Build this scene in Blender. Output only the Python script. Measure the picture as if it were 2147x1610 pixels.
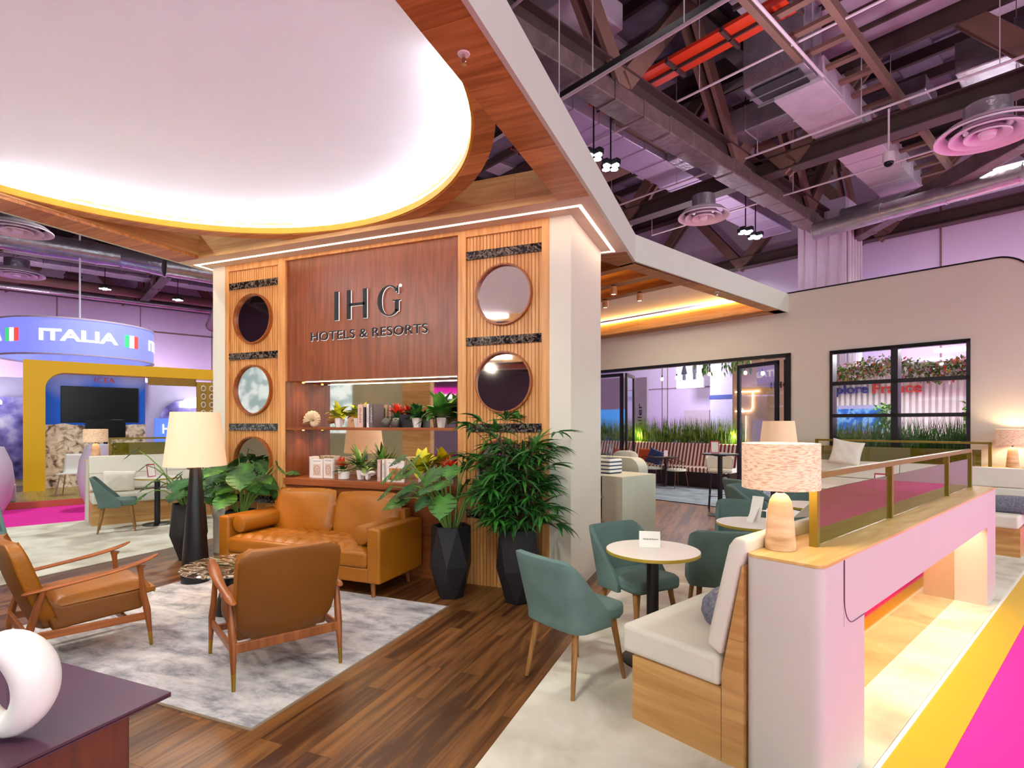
import bpy, bmesh, math, random
from mathutils import Vector, Matrix, Euler
random.seed(7)
PI = math.pi
for o in list(bpy.data.objects): bpy.data.objects.remove(o)
SC = bpy.context.scene
COL = SC.collection
# ------------------------------------------------------------------ camera, world, exposure
EYE = 1.6
YAW = math.radians(22.44)
cam_d = bpy.data.cameras.new('camera'); cam = bpy.data.objects.new('camera', cam_d); COL.objects.link(cam)
cam.location = (0, 0, EYE); cam.rotation_euler = (PI/2, 0, YAW)
cam_d.sensor_width = 36; cam_d.lens = 36*1154/2147; cam_d.shift_y = 83/2147; cam_d.clip_end = 200; cam_d.clip_start = .05
SC.camera = cam
SC.view_settings.view_transform = 'Standard'; SC.view_settings.look = 'None'
SC.view_settings.gamma = 1; SC.view_settings.use_curve_mapping = False
SC.view_settings.exposure = 0.0
W = bpy.data.worlds.new('hall_air'); SC.world = W; W.use_nodes = True
wb = W.node_tree.nodes['Background']; wb.inputs[0].default_value = (.86, .98, .98, 1); wb.inputs[1].default_value = 2.8
BETA = math.radians(26.11)          # the outer walls and the hall stand turned by this angle
def B(u, v, z=0): return Vector((u*math.cos(BETA)+v*math.sin(BETA), -u*math.sin(BETA)+v*math.cos(BETA), z))
RB = -BETA
def light(kind, name, loc, energy, color=(1,1,1), size=.1, size_y=None, rot=(0,0,0), spot=None, blend=.6, spread=None):
    d = bpy.data.lights.new(name, kind); d.energy = energy; d.color = color
    if kind == 'AREA':
        d.size = size
        if size_y: d.shape = 'RECTANGLE'; d.size_y = size_y
        if spread: d.spread = math.radians(spread)
    else: d.shadow_soft_size = size
    if kind == 'SPOT': d.spot_size = math.radians(spot or 80); d.spot_blend = blend
    o = bpy.data.objects.new(name, d); COL.objects.link(o); o.location = loc; o.rotation_euler = rot
    return o
# hall floodlights hanging from the roof steel (their fittings are built with the hall)
for u, v in ((-9, -3), (-1, -4), (-16, 3), (-2, 15), (-10, 17), (4, 6), (-23, 6)):
    light('SPOT', 'hall_flood', B(u, v, 7.6), 2000 if u > 3 else 1250, (.94, 1, .92), .35, spot=140)
# added fill lamps without fittings, to brighten the hall roof and walls
for u, v in ((-14, 8), (-26, 0), (0, 15), (-3, 8), (-8, 14), (-20, 12)):
    light('AREA', 'roof_fill', B(u, v, 4.6), 70, (1, .82, .92), .6, rot=(PI, 0, 0), spread=150)
for u, v, e in ((-27.5, -2, 230), (-27.5, 4, 230), (-27.5, 10, 230)):  # lavender lamps added only to lighten the side wall
    light('AREA', 'wall_fill', B(u, v, 3.2), e, (.86, .74, 1), .5, rot=(math.radians(75), 0, PI/2+RB), spread=150)
for u, v, e in ((-10.5, 15.4, 120), (-3.5, 16.2, 130), (1.5, 16, 150)):  # more added lamps, lightening the far wall and door area
    light('AREA', 'wall_fill', B(u, v, 3.4), e, (.86, .76, 1), .5, rot=(math.radians(75), 0, RB), spread=150)
# ------------------------------------------------------------------ helpers
def hexc(h):
    h = h.lstrip('#'); c = [int(h[i:i+2], 16)/255 for i in (0, 2, 4)]
    return tuple(x/12.92 if x <= .04045 else ((x+.055)/1.055)**2.4 for x in c)+(1,)
def base_mat(name):
    m = bpy.data.materials.new(name); m.use_nodes = True
    return m, m.node_tree.nodes, m.node_tree.links, m.node_tree.nodes['Principled BSDF']
def plain(name, col, rough=.5, metal=0, bump=0, bscale=60, var=0, vscale=4, coat=0):
    m, n, l, p = base_mat(name); c = hexc(col)
    p.inputs['Base Color'].default_value = c; p.inputs['Roughness'].default_value = rough; p.inputs['Metallic'].default_value = metal
    if coat: p.inputs['Coat Weight'].default_value = coat
    tc = n.new('ShaderNodeTexCoord')
    nz = n.new('ShaderNodeTexNoise'); nz.inputs['Scale'].default_value = vscale; nz.inputs['Detail'].default_value = 5
    l.new(tc.outputs['Object'], nz.inputs['Vector'])
    v = var or .04
    r = n.new('ShaderNodeValToRGB'); r.color_ramp.elements[0].position = .3; r.color_ramp.elements[1].position = .7
    r.color_ramp.elements[0].color = tuple(max(0, x*(1-v)) for x in c[:3])+(1,); r.color_ramp.elements[1].color = tuple(min(1, x*(1+v)) for x in c[:3])+(1,)
    l.new(nz.outputs[0], r.inputs[0]); l.new(r.outputs[0], p.inputs['Base Color'])
    if bump:
        b = n.new('ShaderNodeBump'); b.inputs['Strength'].default_value = bump; b.inputs['Distance'].default_value = .01
        z = n.new('ShaderNodeTexNoise'); z.inputs['Scale'].default_value = bscale; z.inputs['Detail'].default_value = 4
        l.new(tc.outputs['Object'], z.inputs['Vector']); l.new(z.outputs[0], b.inputs['Height']); l.new(b.outputs[0], p.inputs['Normal'])
    return m
def noisy(name, stops, scale=3, stretch=(1,1,1), rough=.6, detail=8, dist=0, bump=0, metal=0, coat=0, rot=0, fr=.5):
    """stops = [(pos, hex)...] through a noise field"""
    m, n, l, p = base_mat(name)
    tc = n.new('ShaderNodeTexCoord'); mp = n.new('ShaderNodeMapping'); mp.inputs['Scale'].default_value = stretch
    mp.inputs['Rotation'].default_value = (0, 0, rot)
    nz = n.new('ShaderNodeTexNoise'); nz.inputs['Scale'].default_value = scale; nz.inputs['Detail'].default_value = detail; nz.inputs['Distortion'].default_value = dist; nz.inputs['Roughness'].default_value = fr
    r = n.new('ShaderNodeValToRGB'); e = r.color_ramp.elements
    e[0].position, e[0].color = stops[0][0], hexc(stops[0][1]); e[1].position, e[1].color = stops[-1][0], hexc(stops[-1][1])
    for q, c in stops[1:-1]: x = e.new(q); x.color = hexc(c)
    l.new(tc.outputs['Object'], mp.inputs['Vector']); l.new(mp.outputs[0], nz.inputs['Vector']); l.new(nz.outputs[0], r.inputs[0]); l.new(r.outputs[0], p.inputs['Base Color'])
    p.inputs['Roughness'].default_value = rough; p.inputs['Metallic'].default_value = metal
    if coat: p.inputs['Coat Weight'].default_value = coat
    if bump:
        b = n.new('ShaderNodeBump'); b.inputs['Strength'].default_value = bump; b.inputs['Distance'].default_value = .01
        l.new(nz.outputs[0], b.inputs['Height']); l.new(b.outputs[0], p.inputs['Normal'])
    return m
def wood(name, c1, c2, axis='x', rough=.4, board=None, blen=1.6, fine=26, rot=0, light_line=False, coat=0):
    """grain along axis; board = width of the boards (None for a plain sheet)"""
    m, n, l, p = base_mat(name)
    tc = n.new('ShaderNodeTexCoord'); mp = n.new('ShaderNodeMapping')
    # bring the grain axis on to X and the board axis on to Y
    swap = {'x': (0, 0, 0), 'y': (0, 0, -PI/2), 'z': (PI/2, PI/2, 0)}
    vec = tc.outputs['Object']
    sx = n.new('ShaderNodeSeparateXYZ'); l.new(vec, sx.inputs[0]); cx = n.new('ShaderNodeCombineXYZ')
    order = {'x': ('X', 'Y', 'Z'), 'y': ('Y', 'X', 'Z'), 'z': ('Z', 'X', 'Y'), 'xz': ('X', 'Z', 'Y'), 'yz': ('Y', 'Z', 'X')}[axis]
    for i, k in enumerate(order): l.new(sx.outputs[k], cx.inputs[i])
    vec = cx.outputs[0]
    offs = None
    if board:
        br = n.new('ShaderNodeTexBrick'); br.inputs['Scale'].default_value = 1
        br.inputs['Brick Width'].default_value = blen; br.inputs['Row Height'].default_value = board
        br.inputs['Mortar Size'].default_value = .0012; br.inputs['Bias'].default_value = 0; br.offset = .37; br.offset_frequency = 2
        br.inputs['Color1'].default_value = (0, 0, 0, 1); br.inputs['Color2'].default_value = (1, 1, 1, 1); br.inputs['Mortar'].default_value = (.5, .5, .5, 1)
        l.new(vec, br.inputs['Vector'])
        av = n.new('ShaderNodeVectorMath'); av.operation = 'MULTIPLY_ADD'
        av.inputs[1].default_value = (7, 3, 13)
        l.new(br.outputs['Color'], av.inputs[0]); l.new(vec, av.inputs[2]); gvec = av.outputs[0]
    else: gvec = vec
    mp.inputs['Scale'].default_value = (.8, fine, fine); l.new(gvec, mp.inputs['Vector'])
    n1 = n.new('ShaderNodeTexNoise'); n1.inputs['Scale'].default_value = 1.3; n1.inputs['Detail'].default_value = 6; n1.inputs['Distortion'].default_value = .25
    l.new(mp.outputs[0], n1.inputs['Vector'])
    mp2 = n.new('ShaderNodeMapping'); mp2.inputs['Scale'].default_value = (.55, 5, 5); l.new(gvec, mp2.inputs['Vector'])
    wv = n.new('ShaderNodeTexNoise'); wv.inputs['Scale'].default_value = 1.1; wv.inputs['Detail'].default_value = 2; wv.inputs['Distortion'].default_value = .7
    l.new(mp2.outputs[0], wv.inputs['Vector'])
    sn = n.new('ShaderNodeMath'); sn.operation = 'MULTIPLY'; sn.inputs[1].default_value = 40; l.new(wv.outputs[0], sn.inputs[0])
    s2 = n.new('ShaderNodeMath'); s2.operation = 'SINE'; l.new(sn.outputs[0], s2.inputs[0])
    mx = n.new('ShaderNodeMath'); mx.operation = 'MULTIPLY_ADD'; mx.inputs[1].default_value = .085; l.new(s2.outputs[0], mx.inputs[0]); l.new(n1.outputs[0], mx.inputs[2])
    last = mx
    if board:
        ad = n.new('ShaderNodeMath'); ad.operation = 'MULTIPLY_ADD'; ad.inputs[1].default_value = .34
        l.new(br.outputs['Color'], ad.inputs[0])
        sb = n.new('ShaderNodeMath'); sb.operation = 'SUBTRACT'; sb.inputs[1].default_value = .17; l.new(mx.outputs[0], sb.inputs[0]); l.new(sb.outputs[0], ad.inputs[2]); last = ad
    r = n.new('ShaderNodeValToRGB'); r.color_ramp.elements[0].position = .28; r.color_ramp.elements[1].position = .74
    r.color_ramp.elements[0].color = hexc(c1); r.color_ramp.elements[1].color = hexc(c2)
    l.new(last.outputs[0], r.inputs[0])
    out = r.outputs[0]
    if board:
        mm = n.new('ShaderNodeMixRGB'); mm.blend_type = 'MIX'; l.new(br.outputs['Fac'], mm.inputs[0]); l.new(out, mm.inputs[1])
        dk = [x*.45 for x in hexc(c1)[:3]]+[1]
        if light_line: dk = [min(1, x*1.35) for x in hexc(c2)[:3]]+[1]
        mm.inputs[2].default_value = dk; out = mm.outputs[0]
    l.new(out, p.inputs['Base Color']); p.inputs['Roughness'].default_value = rough
    if coat: p.inputs['Coat Weight'].default_value = coat
    return m
def emis(name, col, s):
    m, n, l, p = base_mat(name); p.inputs['Base Color'].default_value = hexc(col)
    p.inputs['Emission Color'].default_value = hexc(col); p.inputs['Emission Strength'].default_value = s; return m
def glass(name, col=(.95, .97, 1), refl=.12, body=None):
    m = bpy.data.materials.new(name); m.use_nodes = True; n = m.node_tree.nodes; l = m.node_tree.links; n.clear()
    o = n.new('ShaderNodeOutputMaterial'); t = n.new('ShaderNodeBsdfTransparent'); t.inputs[0].default_value = (*col, 1)
    g = n.new('ShaderNodeBsdfGlossy'); g.inputs['Roughness'].default_value = .02
    lw = n.new('ShaderNodeLayerWeight'); lw.inputs[0].default_value = .35
    ml = n.new('ShaderNodeMath'); ml.operation = 'MULTIPLY_ADD'; ml.inputs[1].default_value = .15+refl*1.6; ml.inputs[2].default_value = refl*.4; l.new(lw.outputs['Fresnel'], ml.inputs[0])
    x = n.new('ShaderNodeMixShader'); l.new(ml.outputs[0], x.inputs[0]); l.new(t.outputs[0], x.inputs[1]); l.new(g.outputs[0], x.inputs[2])
    if body:
        df = n.new('ShaderNodeBsdfDiffuse'); df.inputs[0].default_value = (*body[0], 1); y = n.new('ShaderNodeMixShader'); y.inputs[0].default_value = body[1]
        l.new(t.outputs[0], y.inputs[1]); l.new(df.outputs[0], y.inputs[2]); l.new(y.outputs[0], x.inputs[1])
    l.new(x.outputs[0], o.inputs[0])
    return m
def stripes(name, c1, c2, axis, period, duty=.5, rough=.7, off=0):
    m, n, l, p = base_mat(name); tc = n.new('ShaderNodeTexCoord'); s = n.new('ShaderNodeSeparateXYZ'); l.new(tc.outputs['Object'], s.inputs[0])
    a = n.new('ShaderNodeMath'); a.operation = 'MULTIPLY_ADD'; a.inputs[1].default_value = 1/period; a.inputs[2].default_value = 100.0+off; l.new(s.outputs[axis], a.inputs[0])
    f = n.new('ShaderNodeMath'); f.operation = 'FRACT'; l.new(a.outputs[0], f.inputs[0])
    g = n.new('ShaderNodeMath'); g.operation = 'GREATER_THAN'; g.inputs[1].default_value = duty; l.new(f.outputs[0], g.inputs[0])
    x = n.new('ShaderNodeMixRGB'); l.new(g.outputs[0], x.inputs[0]); x.inputs[1].default_value = hexc(c1); x.inputs[2].default_value = hexc(c2)
    l.new(x.outputs[0], p.inputs['Base Color']); p.inputs['Roughness'].default_value = rough; return m

class MB:
    def __init__(s): s.v = []; s.f = []; s.m = []; s.T = None
    def add(s, vs, fs, m=0):
        k = len(s.v)
        if s.T is not None: vs = [s.T @ Vector(p) for p in vs]
        s.v += [tuple(p) for p in vs]; s.f += [tuple(i+k for i in f) for f in fs]; s.m += [m]*len(fs); return s
    def box(s, x0, x1, y0, y1, z0, z1, m=0):
        v = [(x, y, z) for x in (x0, x1) for y in (y0, y1) for z in (z0, z1)]
        return s.add(v, [(0,1,3,2), (4,6,7,5), (0,4,5,1), (2,3,7,6), (0,2,6,4), (1,5,7,3)], m)
    def obox(s, a, b, w, h, m=0, up=(0,0,1)):
        """bar from a to b, w wide, h high"""
        a = Vector(a); b = Vector(b); d = (b-a).normalized(); up = Vector(up)
        if abs(d.dot(up)) > .99: up = Vector((1, 0, 0))
        x = d.cross(up).normalized(); y = x.cross(d).normalized()
        v = [p+x*(i*w/2)+y*(j*h/2) for p in (a, b) for i in (-1, 1) for j in (-1, 1)]
        return s.add(v, [(0,1,3,2), (4,6,7,5), (0,4,5,1), (2,3,7,6), (0,2,6,4), (1,5,7,3)], m)
    def extr(s, pts, vec, m=0):
        """planar polygon pushed along vec"""
        n = len(pts); vec = Vector(vec); v = [Vector(p) for p in pts]+[Vector(p)+vec for p in pts]
        f = [tuple(range(n-1, -1, -1)), tuple(range(n, 2*n))]+[(i, (i+1) % n, (i+1) % n+n, i+n) for i in range(n)]
        return s.add(v, f, m)
    def prism(s, pts, z0, z1, m=0): return s.extr([(p[0], p[1], z0) for p in pts], (0, 0, z1-z0), m)
    def cyl(s, a, b, r0, r1=None, n=16, m=0, caps=True):
        r1 = r0 if r1 is None else r1; a = Vector(a); b = Vector(b); d = (b-a).normalized()
        up = Vector((0, 0, 1)) if abs(d.z) < .95 else Vector((1, 0, 0)); x = d.cross(up).normalized(); y = d.cross(x)
        v = []
        for p, r in ((a, r0), (b, r1)):
            for i in range(n): t = 2*PI*i/n; v.append(p+x*(r*math.cos(t))+y*(r*math.sin(t)))
        f = [(i, (i+1) % n, (i+1) % n+n, i+n) for i in range(n)]
        if caps: f += [tuple(range(n-1, -1, -1)), tuple(range(n, 2*n))]
        return s.add(v, f, m)
    def lathe(s, prof, c=(0,0,0), n=32, m=0, arc=(0, 2*PI), sx=1, sy=1):
        full = abs(arc[1]-arc[0]-2*PI) < 1e-6; k = n if full else n+1; v = []
        for r, z in prof:
            for i in range(k):
                t = arc[0]+(arc[1]-arc[0])*i/n; v.append((c[0]+r*math.cos(t)*sx, c[1]+r*math.sin(t)*sy, c[2]+z))
        f = []
        for j in range(len(prof)-1):
            for i in range(n):
                i2 = (i+1) % k; f.append((j*k+i, j*k+i2, (j+1)*k+i2, (j+1)*k+i))
        return s.add(v, f, m)
    def tube(s, pts, r, n=8, m=0, closed=False, caps=True, flat=1):
        P = [Vector(p) for p in pts]; N = len(P); R = r if isinstance(r, (list, tuple)) else [r]*N; v = []; prev = None
        for i in range(N):
            d = (P[(i+1) % N]-P[i-1]) if closed else (P[min(i+1, N-1)]-P[max(i-1, 0)])
            d.normalize()
            if prev is None:
                up = Vector((0, 0, 1)) if abs(d.z) < .9 else Vector((1, 0, 0)); x = d.cross(up).normalized()
            else: x = (prev-d*prev.dot(d)).normalized()
            prev = x; y = d.cross(x)
            for k in range(n): t = 2*PI*k/n; v.append(P[i]+x*(R[i]*math.cos(t))+y*(R[i]*flat*math.sin(t)))
        f = []
        for i in range(N if closed else N-1):
            j = (i+1) % N
            for k in range(n): k2 = (k+1) % n; f.append((i*n+k, i*n+k2, j*n+k2, j*n+k))
        if not closed and caps: f += [tuple(range(n-1, -1, -1)), tuple((N-1)*n+k for k in range(n))]
        return s.add(v, f, m)
    def grid(s, fn, nu, nv, m=0, cu=False, cv=False):
        v = [fn(i/(nu if cu else nu), j/nv) for i in range(nu if cu else nu+1) for j in range(nv if cv else nv+1)]
        a = nu if cu else nu+1; b = nv if cv else nv+1; f = []
        for i in range(nu):
            for j in range(nv):
                i2 = (i+1) % a; j2 = (j+1) % b; f.append((i*b+j, i2*b+j, i2*b+j2, i*b+j2))
        return s.add(v, f, m)
    def ball(s, c, r, m=0, n=12, sz=1):
        return s.lathe([(max(.0005, r*math.sin(PI*i/n)), -r*sz*math.cos(PI*i/n)) for i in range(n+1)], c, n+4, m)
    def build(s, name, mats, parent=None, smooth=True, bevel=0, seg=2, sub=0, solid=0, loc=None, rz=None, ang=35, recalc=True):
        me = bpy.data.meshes.new(name); me.from_pydata(s.v, [], s.f); me.update()
        if not isinstance(mats, (list, tuple)): mats = [mats]
        for m in mats: me.materials.append(m)
        for p, i in zip(me.polygons, s.m): p.material_index = i
        if recalc:
            bm = bmesh.new(); bm.from_mesh(me); bmesh.ops.recalc_face_normals(bm, faces=bm.faces); bm.to_mesh(me); bm.free()
        if smooth:
            me.shade_smooth()
            if not sub: me.set_sharp_from_angle(angle=math.radians(ang))
        o = bpy.data.objects.new(name, me); COL.objects.link(o)
        if parent is not None: o.parent = parent
        if loc is not None: o.location = loc
        if rz is not None: o.rotation_euler = (0, 0, rz)
        if solid: q = o.modifiers.new('solid', 'SOLIDIFY'); q.thickness = solid; q.offset = 0
        if bevel: q = o.modifiers.new('bevel', 'BEVEL'); q.width = bevel; q.segments = seg; q.limit_method = 'ANGLE'; q.angle_limit = math.radians(40)
        if sub: q = o.modifiers.new('sub', 'SUBSURF'); q.levels = sub; q.render_levels = sub
        return o
def tag(o, label=None, cat=None, group=None, kind=None):
    if label: o['label'] = label
    if cat: o['category'] = cat
    if group: o['group'] = group
    if kind: o['kind'] = kind
    return o
def empty(name, loc=(0,0,0), rz=0, label=None, cat=None, group=None, kind=None):
    o = bpy.data.objects.new(name, None); COL.objects.link(o); o.location = loc; o.rotation_euler = (0, 0, rz); o.empty_display_size = .1
    return tag(o, label, cat, group, kind)
def dup(o, loc=None, rz=None, label=None, group=None, parent=None, scale=None):
    c = o.copy(); COL.objects.link(c)
    if parent is not None: c.parent = parent
    for ch in [x for x in bpy.data.objects if x.parent == o]: dup(ch, parent=c)
    if loc is not None: c.location = loc
    if rz is not None: c.rotation_euler = (0, 0, rz)
    if scale: c.scale = (scale,)*3
    if label: c['label'] = label
    if group: c['group'] = group
    return c
def text(body, w, h, loc, rz, mat, name, parent=None, ext=.004, align='CENTER', space=1, rot=None, thick=0):
    cu = bpy.data.curves.new(name, 'FONT'); cu.body = body; cu.align_x = align; cu.align_y = 'CENTER'; cu.extrude = ext; cu.space_character = space; cu.offset = thick
    t = bpy.data.objects.new(name, cu); COL.objects.link(t); bpy.context.view_layer.update()
    me = bpy.data.meshes.new_from_object(t.evaluated_get(bpy.context.evaluated_depsgraph_get())); bpy.data.objects.remove(t)
    xs = [v.co.x for v in me.vertices]; ys = [v.co.y for v in me.vertices]; cxm = (min(xs)+max(xs))/2; cym = (min(ys)+max(ys))/2
    sx = w/(max(xs)-min(xs)); sy = h/(max(ys)-min(ys)) if h else sx
    for v in me.vertices: v.co.x = (v.co.x-cxm)*sx; v.co.y = (v.co.y-cym)*sy
    me.materials.clear(); me.materials.append(mat)
    o = bpy.data.objects.new(name, me); COL.objects.link(o); o.location = loc; o.rotation_euler = rot or (PI/2, 0, rz)
    if parent is not None: o.parent = parent
    return o
# ------------------------------------------------------------------ materials
K = {}
K['planks'] = wood('floor_planks', '#452510', '#8c5c30', 'y', .36, board=.15, blen=1.05, fine=16)
K['carpet'] = noisy('beige_carpet', [(.25, '#b0a793'), (.5, '#dcd5c5'), (.8, '#f6f2e6')], 2.2, rough=.95, detail=9, dist=.5, bump=.5)
K['rug'] = noisy('rug_pile', [(.30, '#6d6e75'), (.42, '#a19fa4'), (.52, '#cbc7c9'), (.68, '#ece6e3')], 3.2, (.9, 1.9, 1), rough=.95, detail=15, dist=.3, fr=.72, bump=.4)
K['rug_edge'] = plain('rug_binding', '#8d7660', .9)
K['magenta'] = plain('magenta_carpet', '#ef1fa6', .95, bump=.25, bscale=300, var=.03)
K['yellow'] = plain('yellow_paint', '#cda400', .55, var=.02)
K['greycarpet'] = noisy('grey_carpet', [(.3, '#6f7780'), (.7, '#98a2ab')], 3, rough=.95)
K['cream'] = plain('cream_paint', '#ddd6c6', .7, var=.015)
K['greywall'] = plain('pale_paint', '#dcd8cd', .7, var=.015)
K['oak'] = wood('oak_board_z', '#c07f42', '#dfa566', 'z', .42, fine=24)
K['oakx'] = wood('oak_board_x', '#b57a40', '#dba869', 'xz', .42, board=.34, blen=3, fine=14, light_line=True)
K['oaksoff'] = wood('soffit_oak', '#9c5a26', '#cf8d50', 'x', .42, board=.26, blen=2.2, fine=14, light_line=True)
K['oaksoffB'] = wood('soffit_oak_b', '#94602e', '#c08a4c', 'x', .42, board=.5, blen=4, fine=14)
K['oakface'] = wood('oak_face', '#b9854a', '#d9aa6c', 'xz', .42, board=.6, blen=5, fine=14)
K['oakfacey'] = wood('oak_face_y', '#b9854a', '#d9aa6c', 'yz', .42, board=.6, blen=5, fine=14)
K['oaktop'] = wood('light_oak', '#c79a55', '#e6c383', 'y', .38, fine=10)
K['walnut'] = wood('sign_walnut', '#6c3519', '#8c4a2a', 'z', .36, fine=22)
K['walnutx'] = wood('shelf_walnut', '#7a3c19', '#a4592e', 'x', .38, fine=20)
K['teak'] = wood('teak_frame', '#7a3d14', '#a65f2c', 'z', .35, fine=20)
K['teaky'] = wood('teak_arm', '#8a4517', '#b5682f', 'y', .33, fine=20)
K['leg'] = wood('beech_leg', '#7d5126', '#a9763f', 'z', .45, fine=20)
K['leather'] = plain('tan_leather', '#a3600c', .42, bump=.25, bscale=45, var=.10, vscale=3)
K['leatherd'] = plain('tan_leather_dark', '#80490a', .5, bump=.2, bscale=60, var=.07, vscale=3)
K['brass'] = plain('brass', '#a98434', .3, metal=.9)
K['gold'] = plain('gold_paint', '#857018', .45, metal=.15)
K['black'] = plain('black_metal', '#15131a', .4)
K['blackplant'] = plain('black_planter', '#18161b', .55)
K['blacklamp'] = plain('black_wood', '#0d0c10', .35)
K['teal'] = plain('teal_velvet', '#5a726d', .8, bump=.2, bscale=90, var=.16, vscale=5)
K['linen'] = plain('cream_linen', '#e0dbcd', .9, bump=.25, bscale=250, var=.04)
K['pillow'] = plain('ivory_pillow', '#ece6d8', .9, bump=.2, bscale=200, var=.03)
K['greyfab'] = noisy('grey_weave', [(.3, '#5c5f70'), (.7, '#8a8d9b')], 60, rough=.95, bump=.3)
K['white'] = plain('white_paint', '#efece6', .5, var=.01)
K['offwhite'] = plain('white_lacquer', '#f2eee8', .35, var=.01)
K['lilac'] = plain('pale_lilac_laminate', '#cdc6bf', .4, var=.015)
K['pink'] = plain('pink_laminate', '#e29ac6', .38, var=.015)
K['lightpink'] = plain('pink_plastic', '#cfc8da', .4)
K['tabletop'] = plain('white_tabletop', '#eee9e2', .3, var=.01)
K['tedge'] = plain('brass_edge', '#b8a03c', .4, metal=.3)
K['mirror'] = plain('mirror_glass', '#d8cfc6', .03, metal=1)
K['marble'] = noisy('dark_marble', [(.36, '#0e0b0b'), (.5, '#2e2521'), (.56, '#8d7f74'), (.6, '#2a211e'), (.72, '#4a3d36')], 13, rough=.07, detail=10, dist=2.2)
K['marbletop'] = noisy('brown_marble', [(.3, '#2b1c14'), (.47, '#7a5a3e'), (.5, '#e6d6bd'), (.55, '#5a3d28'), (.7, '#2a1a12')], 3.4, (1, 3, 1), rough=.08, detail=9, dist=2.0)
K['travertine'] = noisy('travertine', [(.3, '#b98f66'), (.5, '#d8b48b'), (.7, '#e6cba8')], 5, (1, 1, 5), rough=.7, detail=8)
K['shade'] = None
K['bulb'] = emis('bulb_glow', '#fff0d4', 6)
K['led'] = emis('warm_led', '#ffe6c6', 16)
K['led2'] = emis('warm_led_soft', '#ffe2b4', 5)
K['cove'] = emis('cove_led', '#ecf2ff', 195)
K['cove2'] = emis('coffer_led', '#ffc470', 30)
K['screen_off'] = plain('dark_screen', '#05060e', .25)
K['screen_off'].node_tree.nodes['Principled BSDF'].inputs['Specular IOR Level'].default_value = .25
K['steel'] = plain('dark_steel', '#43332f', .6, var=.15, vscale=2)
K['steel2'] = plain('warm_steel', '#74594c', .6, var=.12, vscale=2)
K['foil'] = plain('duct_foil', '#a9a4ac', .28, metal=.75, bump=.9, bscale=14, var=.15)
K['foilw'] = plain('duct_wrap', '#b3a9b2', .5, bump=1.0, bscale=9, var=.08)
K['pipe'] = plain('pipe_paint', '#c7bcc3', .45)
K['red'] = plain('red_tray_paint', '#d23a14', .5)
K['hallwall'] = plain('hall_wall_tint', '#c4b6cc', .8, var=.02)  # lavender cast of the purple hall lights put into the wall colour
K['deck'] = plain('roof_deck', '#6f6474', .7, var=.1)
K['decklt'] = plain('roof_board', '#b5a9b6', .7, var=.12, vscale=1.5)
K['glassclear'] = glass('clear_glass', (.93, .95, .97), .05)
K['glassolive'] = glass('olive_glass', (.50, .46, .06), .27, ((.26, .21, .02), .42))
K['soil'] = noisy('bark_chips', [(.3, '#3a1d0c'), (.7, '#8a5426')], 30, rough=.95, bump=1)
K['ceramic'] = plain('white_pot', '#e8dcd6', .5, var=.01)
K['oct'] = plain('sand_ceramic', '#d7bd98', .6)
def shade_mat(name, c, s, weave=False, col2='#c9a98a', mid=.5):
    """lit lampshade: cloth that glows, brighter near the bulb"""
    m, n, l, p = base_mat(name); tc = n.new('ShaderNodeTexCoord')
    p.inputs['Base Color'].default_value = hexc(c); p.inputs['Roughness'].default_value = .9
    nz = n.new('ShaderNodeTexNoise'); nz.inputs['Scale'].default_value = 3.0 if not weave else 1; nz.inputs['Detail'].default_value = 8
    mp = n.new('ShaderNodeMapping'); mp.inputs['Scale'].default_value = (34, 34, 190) if weave else (1, 1, 1)
    l.new(tc.outputs['Object'], mp.inputs['Vector']); l.new(mp.outputs[0], nz.inputs['Vector'])
    r = n.new('ShaderNodeValToRGB'); r.color_ramp.elements[0].position = .35; r.color_ramp.elements[1].position = .55
    r.color_ramp.elements[0].color = hexc(col2 if weave else c); r.color_ramp.elements[1].color = hexc(c)
    l.new(nz.outputs[0], r.inputs[0]); l.new(r.outputs[0], p.inputs['Emission Color']); p.inputs['Emission Strength'].default_value = s
    l.new(r.outputs[0], p.inputs['Base Color'])
    return m
K['shade'] = shade_mat('lit_shade', '#f0c8a4', .34)
K['shadeweave'] = shade_mat('lit_linen_shade', '#f4cfae', .30, True, '#c49c7a')

# ------------------------------------------------------------------ floors
def struct(o): o['kind'] = 'structure'; return o
Bp = lambda u, v: tuple(B(u, v)[:2])
m = MB(); m.prism([Bp(-11.45, -7), Bp(-.80, -7), Bp(-.80, 10.0), Bp(-11.45, 10.0)], -.07, 0)
struct(m.build('floor', K['planks'], smooth=False))
m = MB(); m.box(-34, 14, -22, 24, -.16, -.08)
o = struct(m.build('aisle_carpet', K['magenta'], smooth=False, rz=RB))
m = MB(); m.prism([Bp(-.805, .5), (-1.13, -.5), (-1.13, 6.55), Bp(-3.1, 6.75), Bp(-3.1, 9.88), Bp(-.805, 9.88)], 0.001, .009)
tag(m.build('carpet', K['carpet'], smooth=False), 'beige cut pile carpet under the green chairs and the pink partition', 'carpet', kind='structure')
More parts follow.
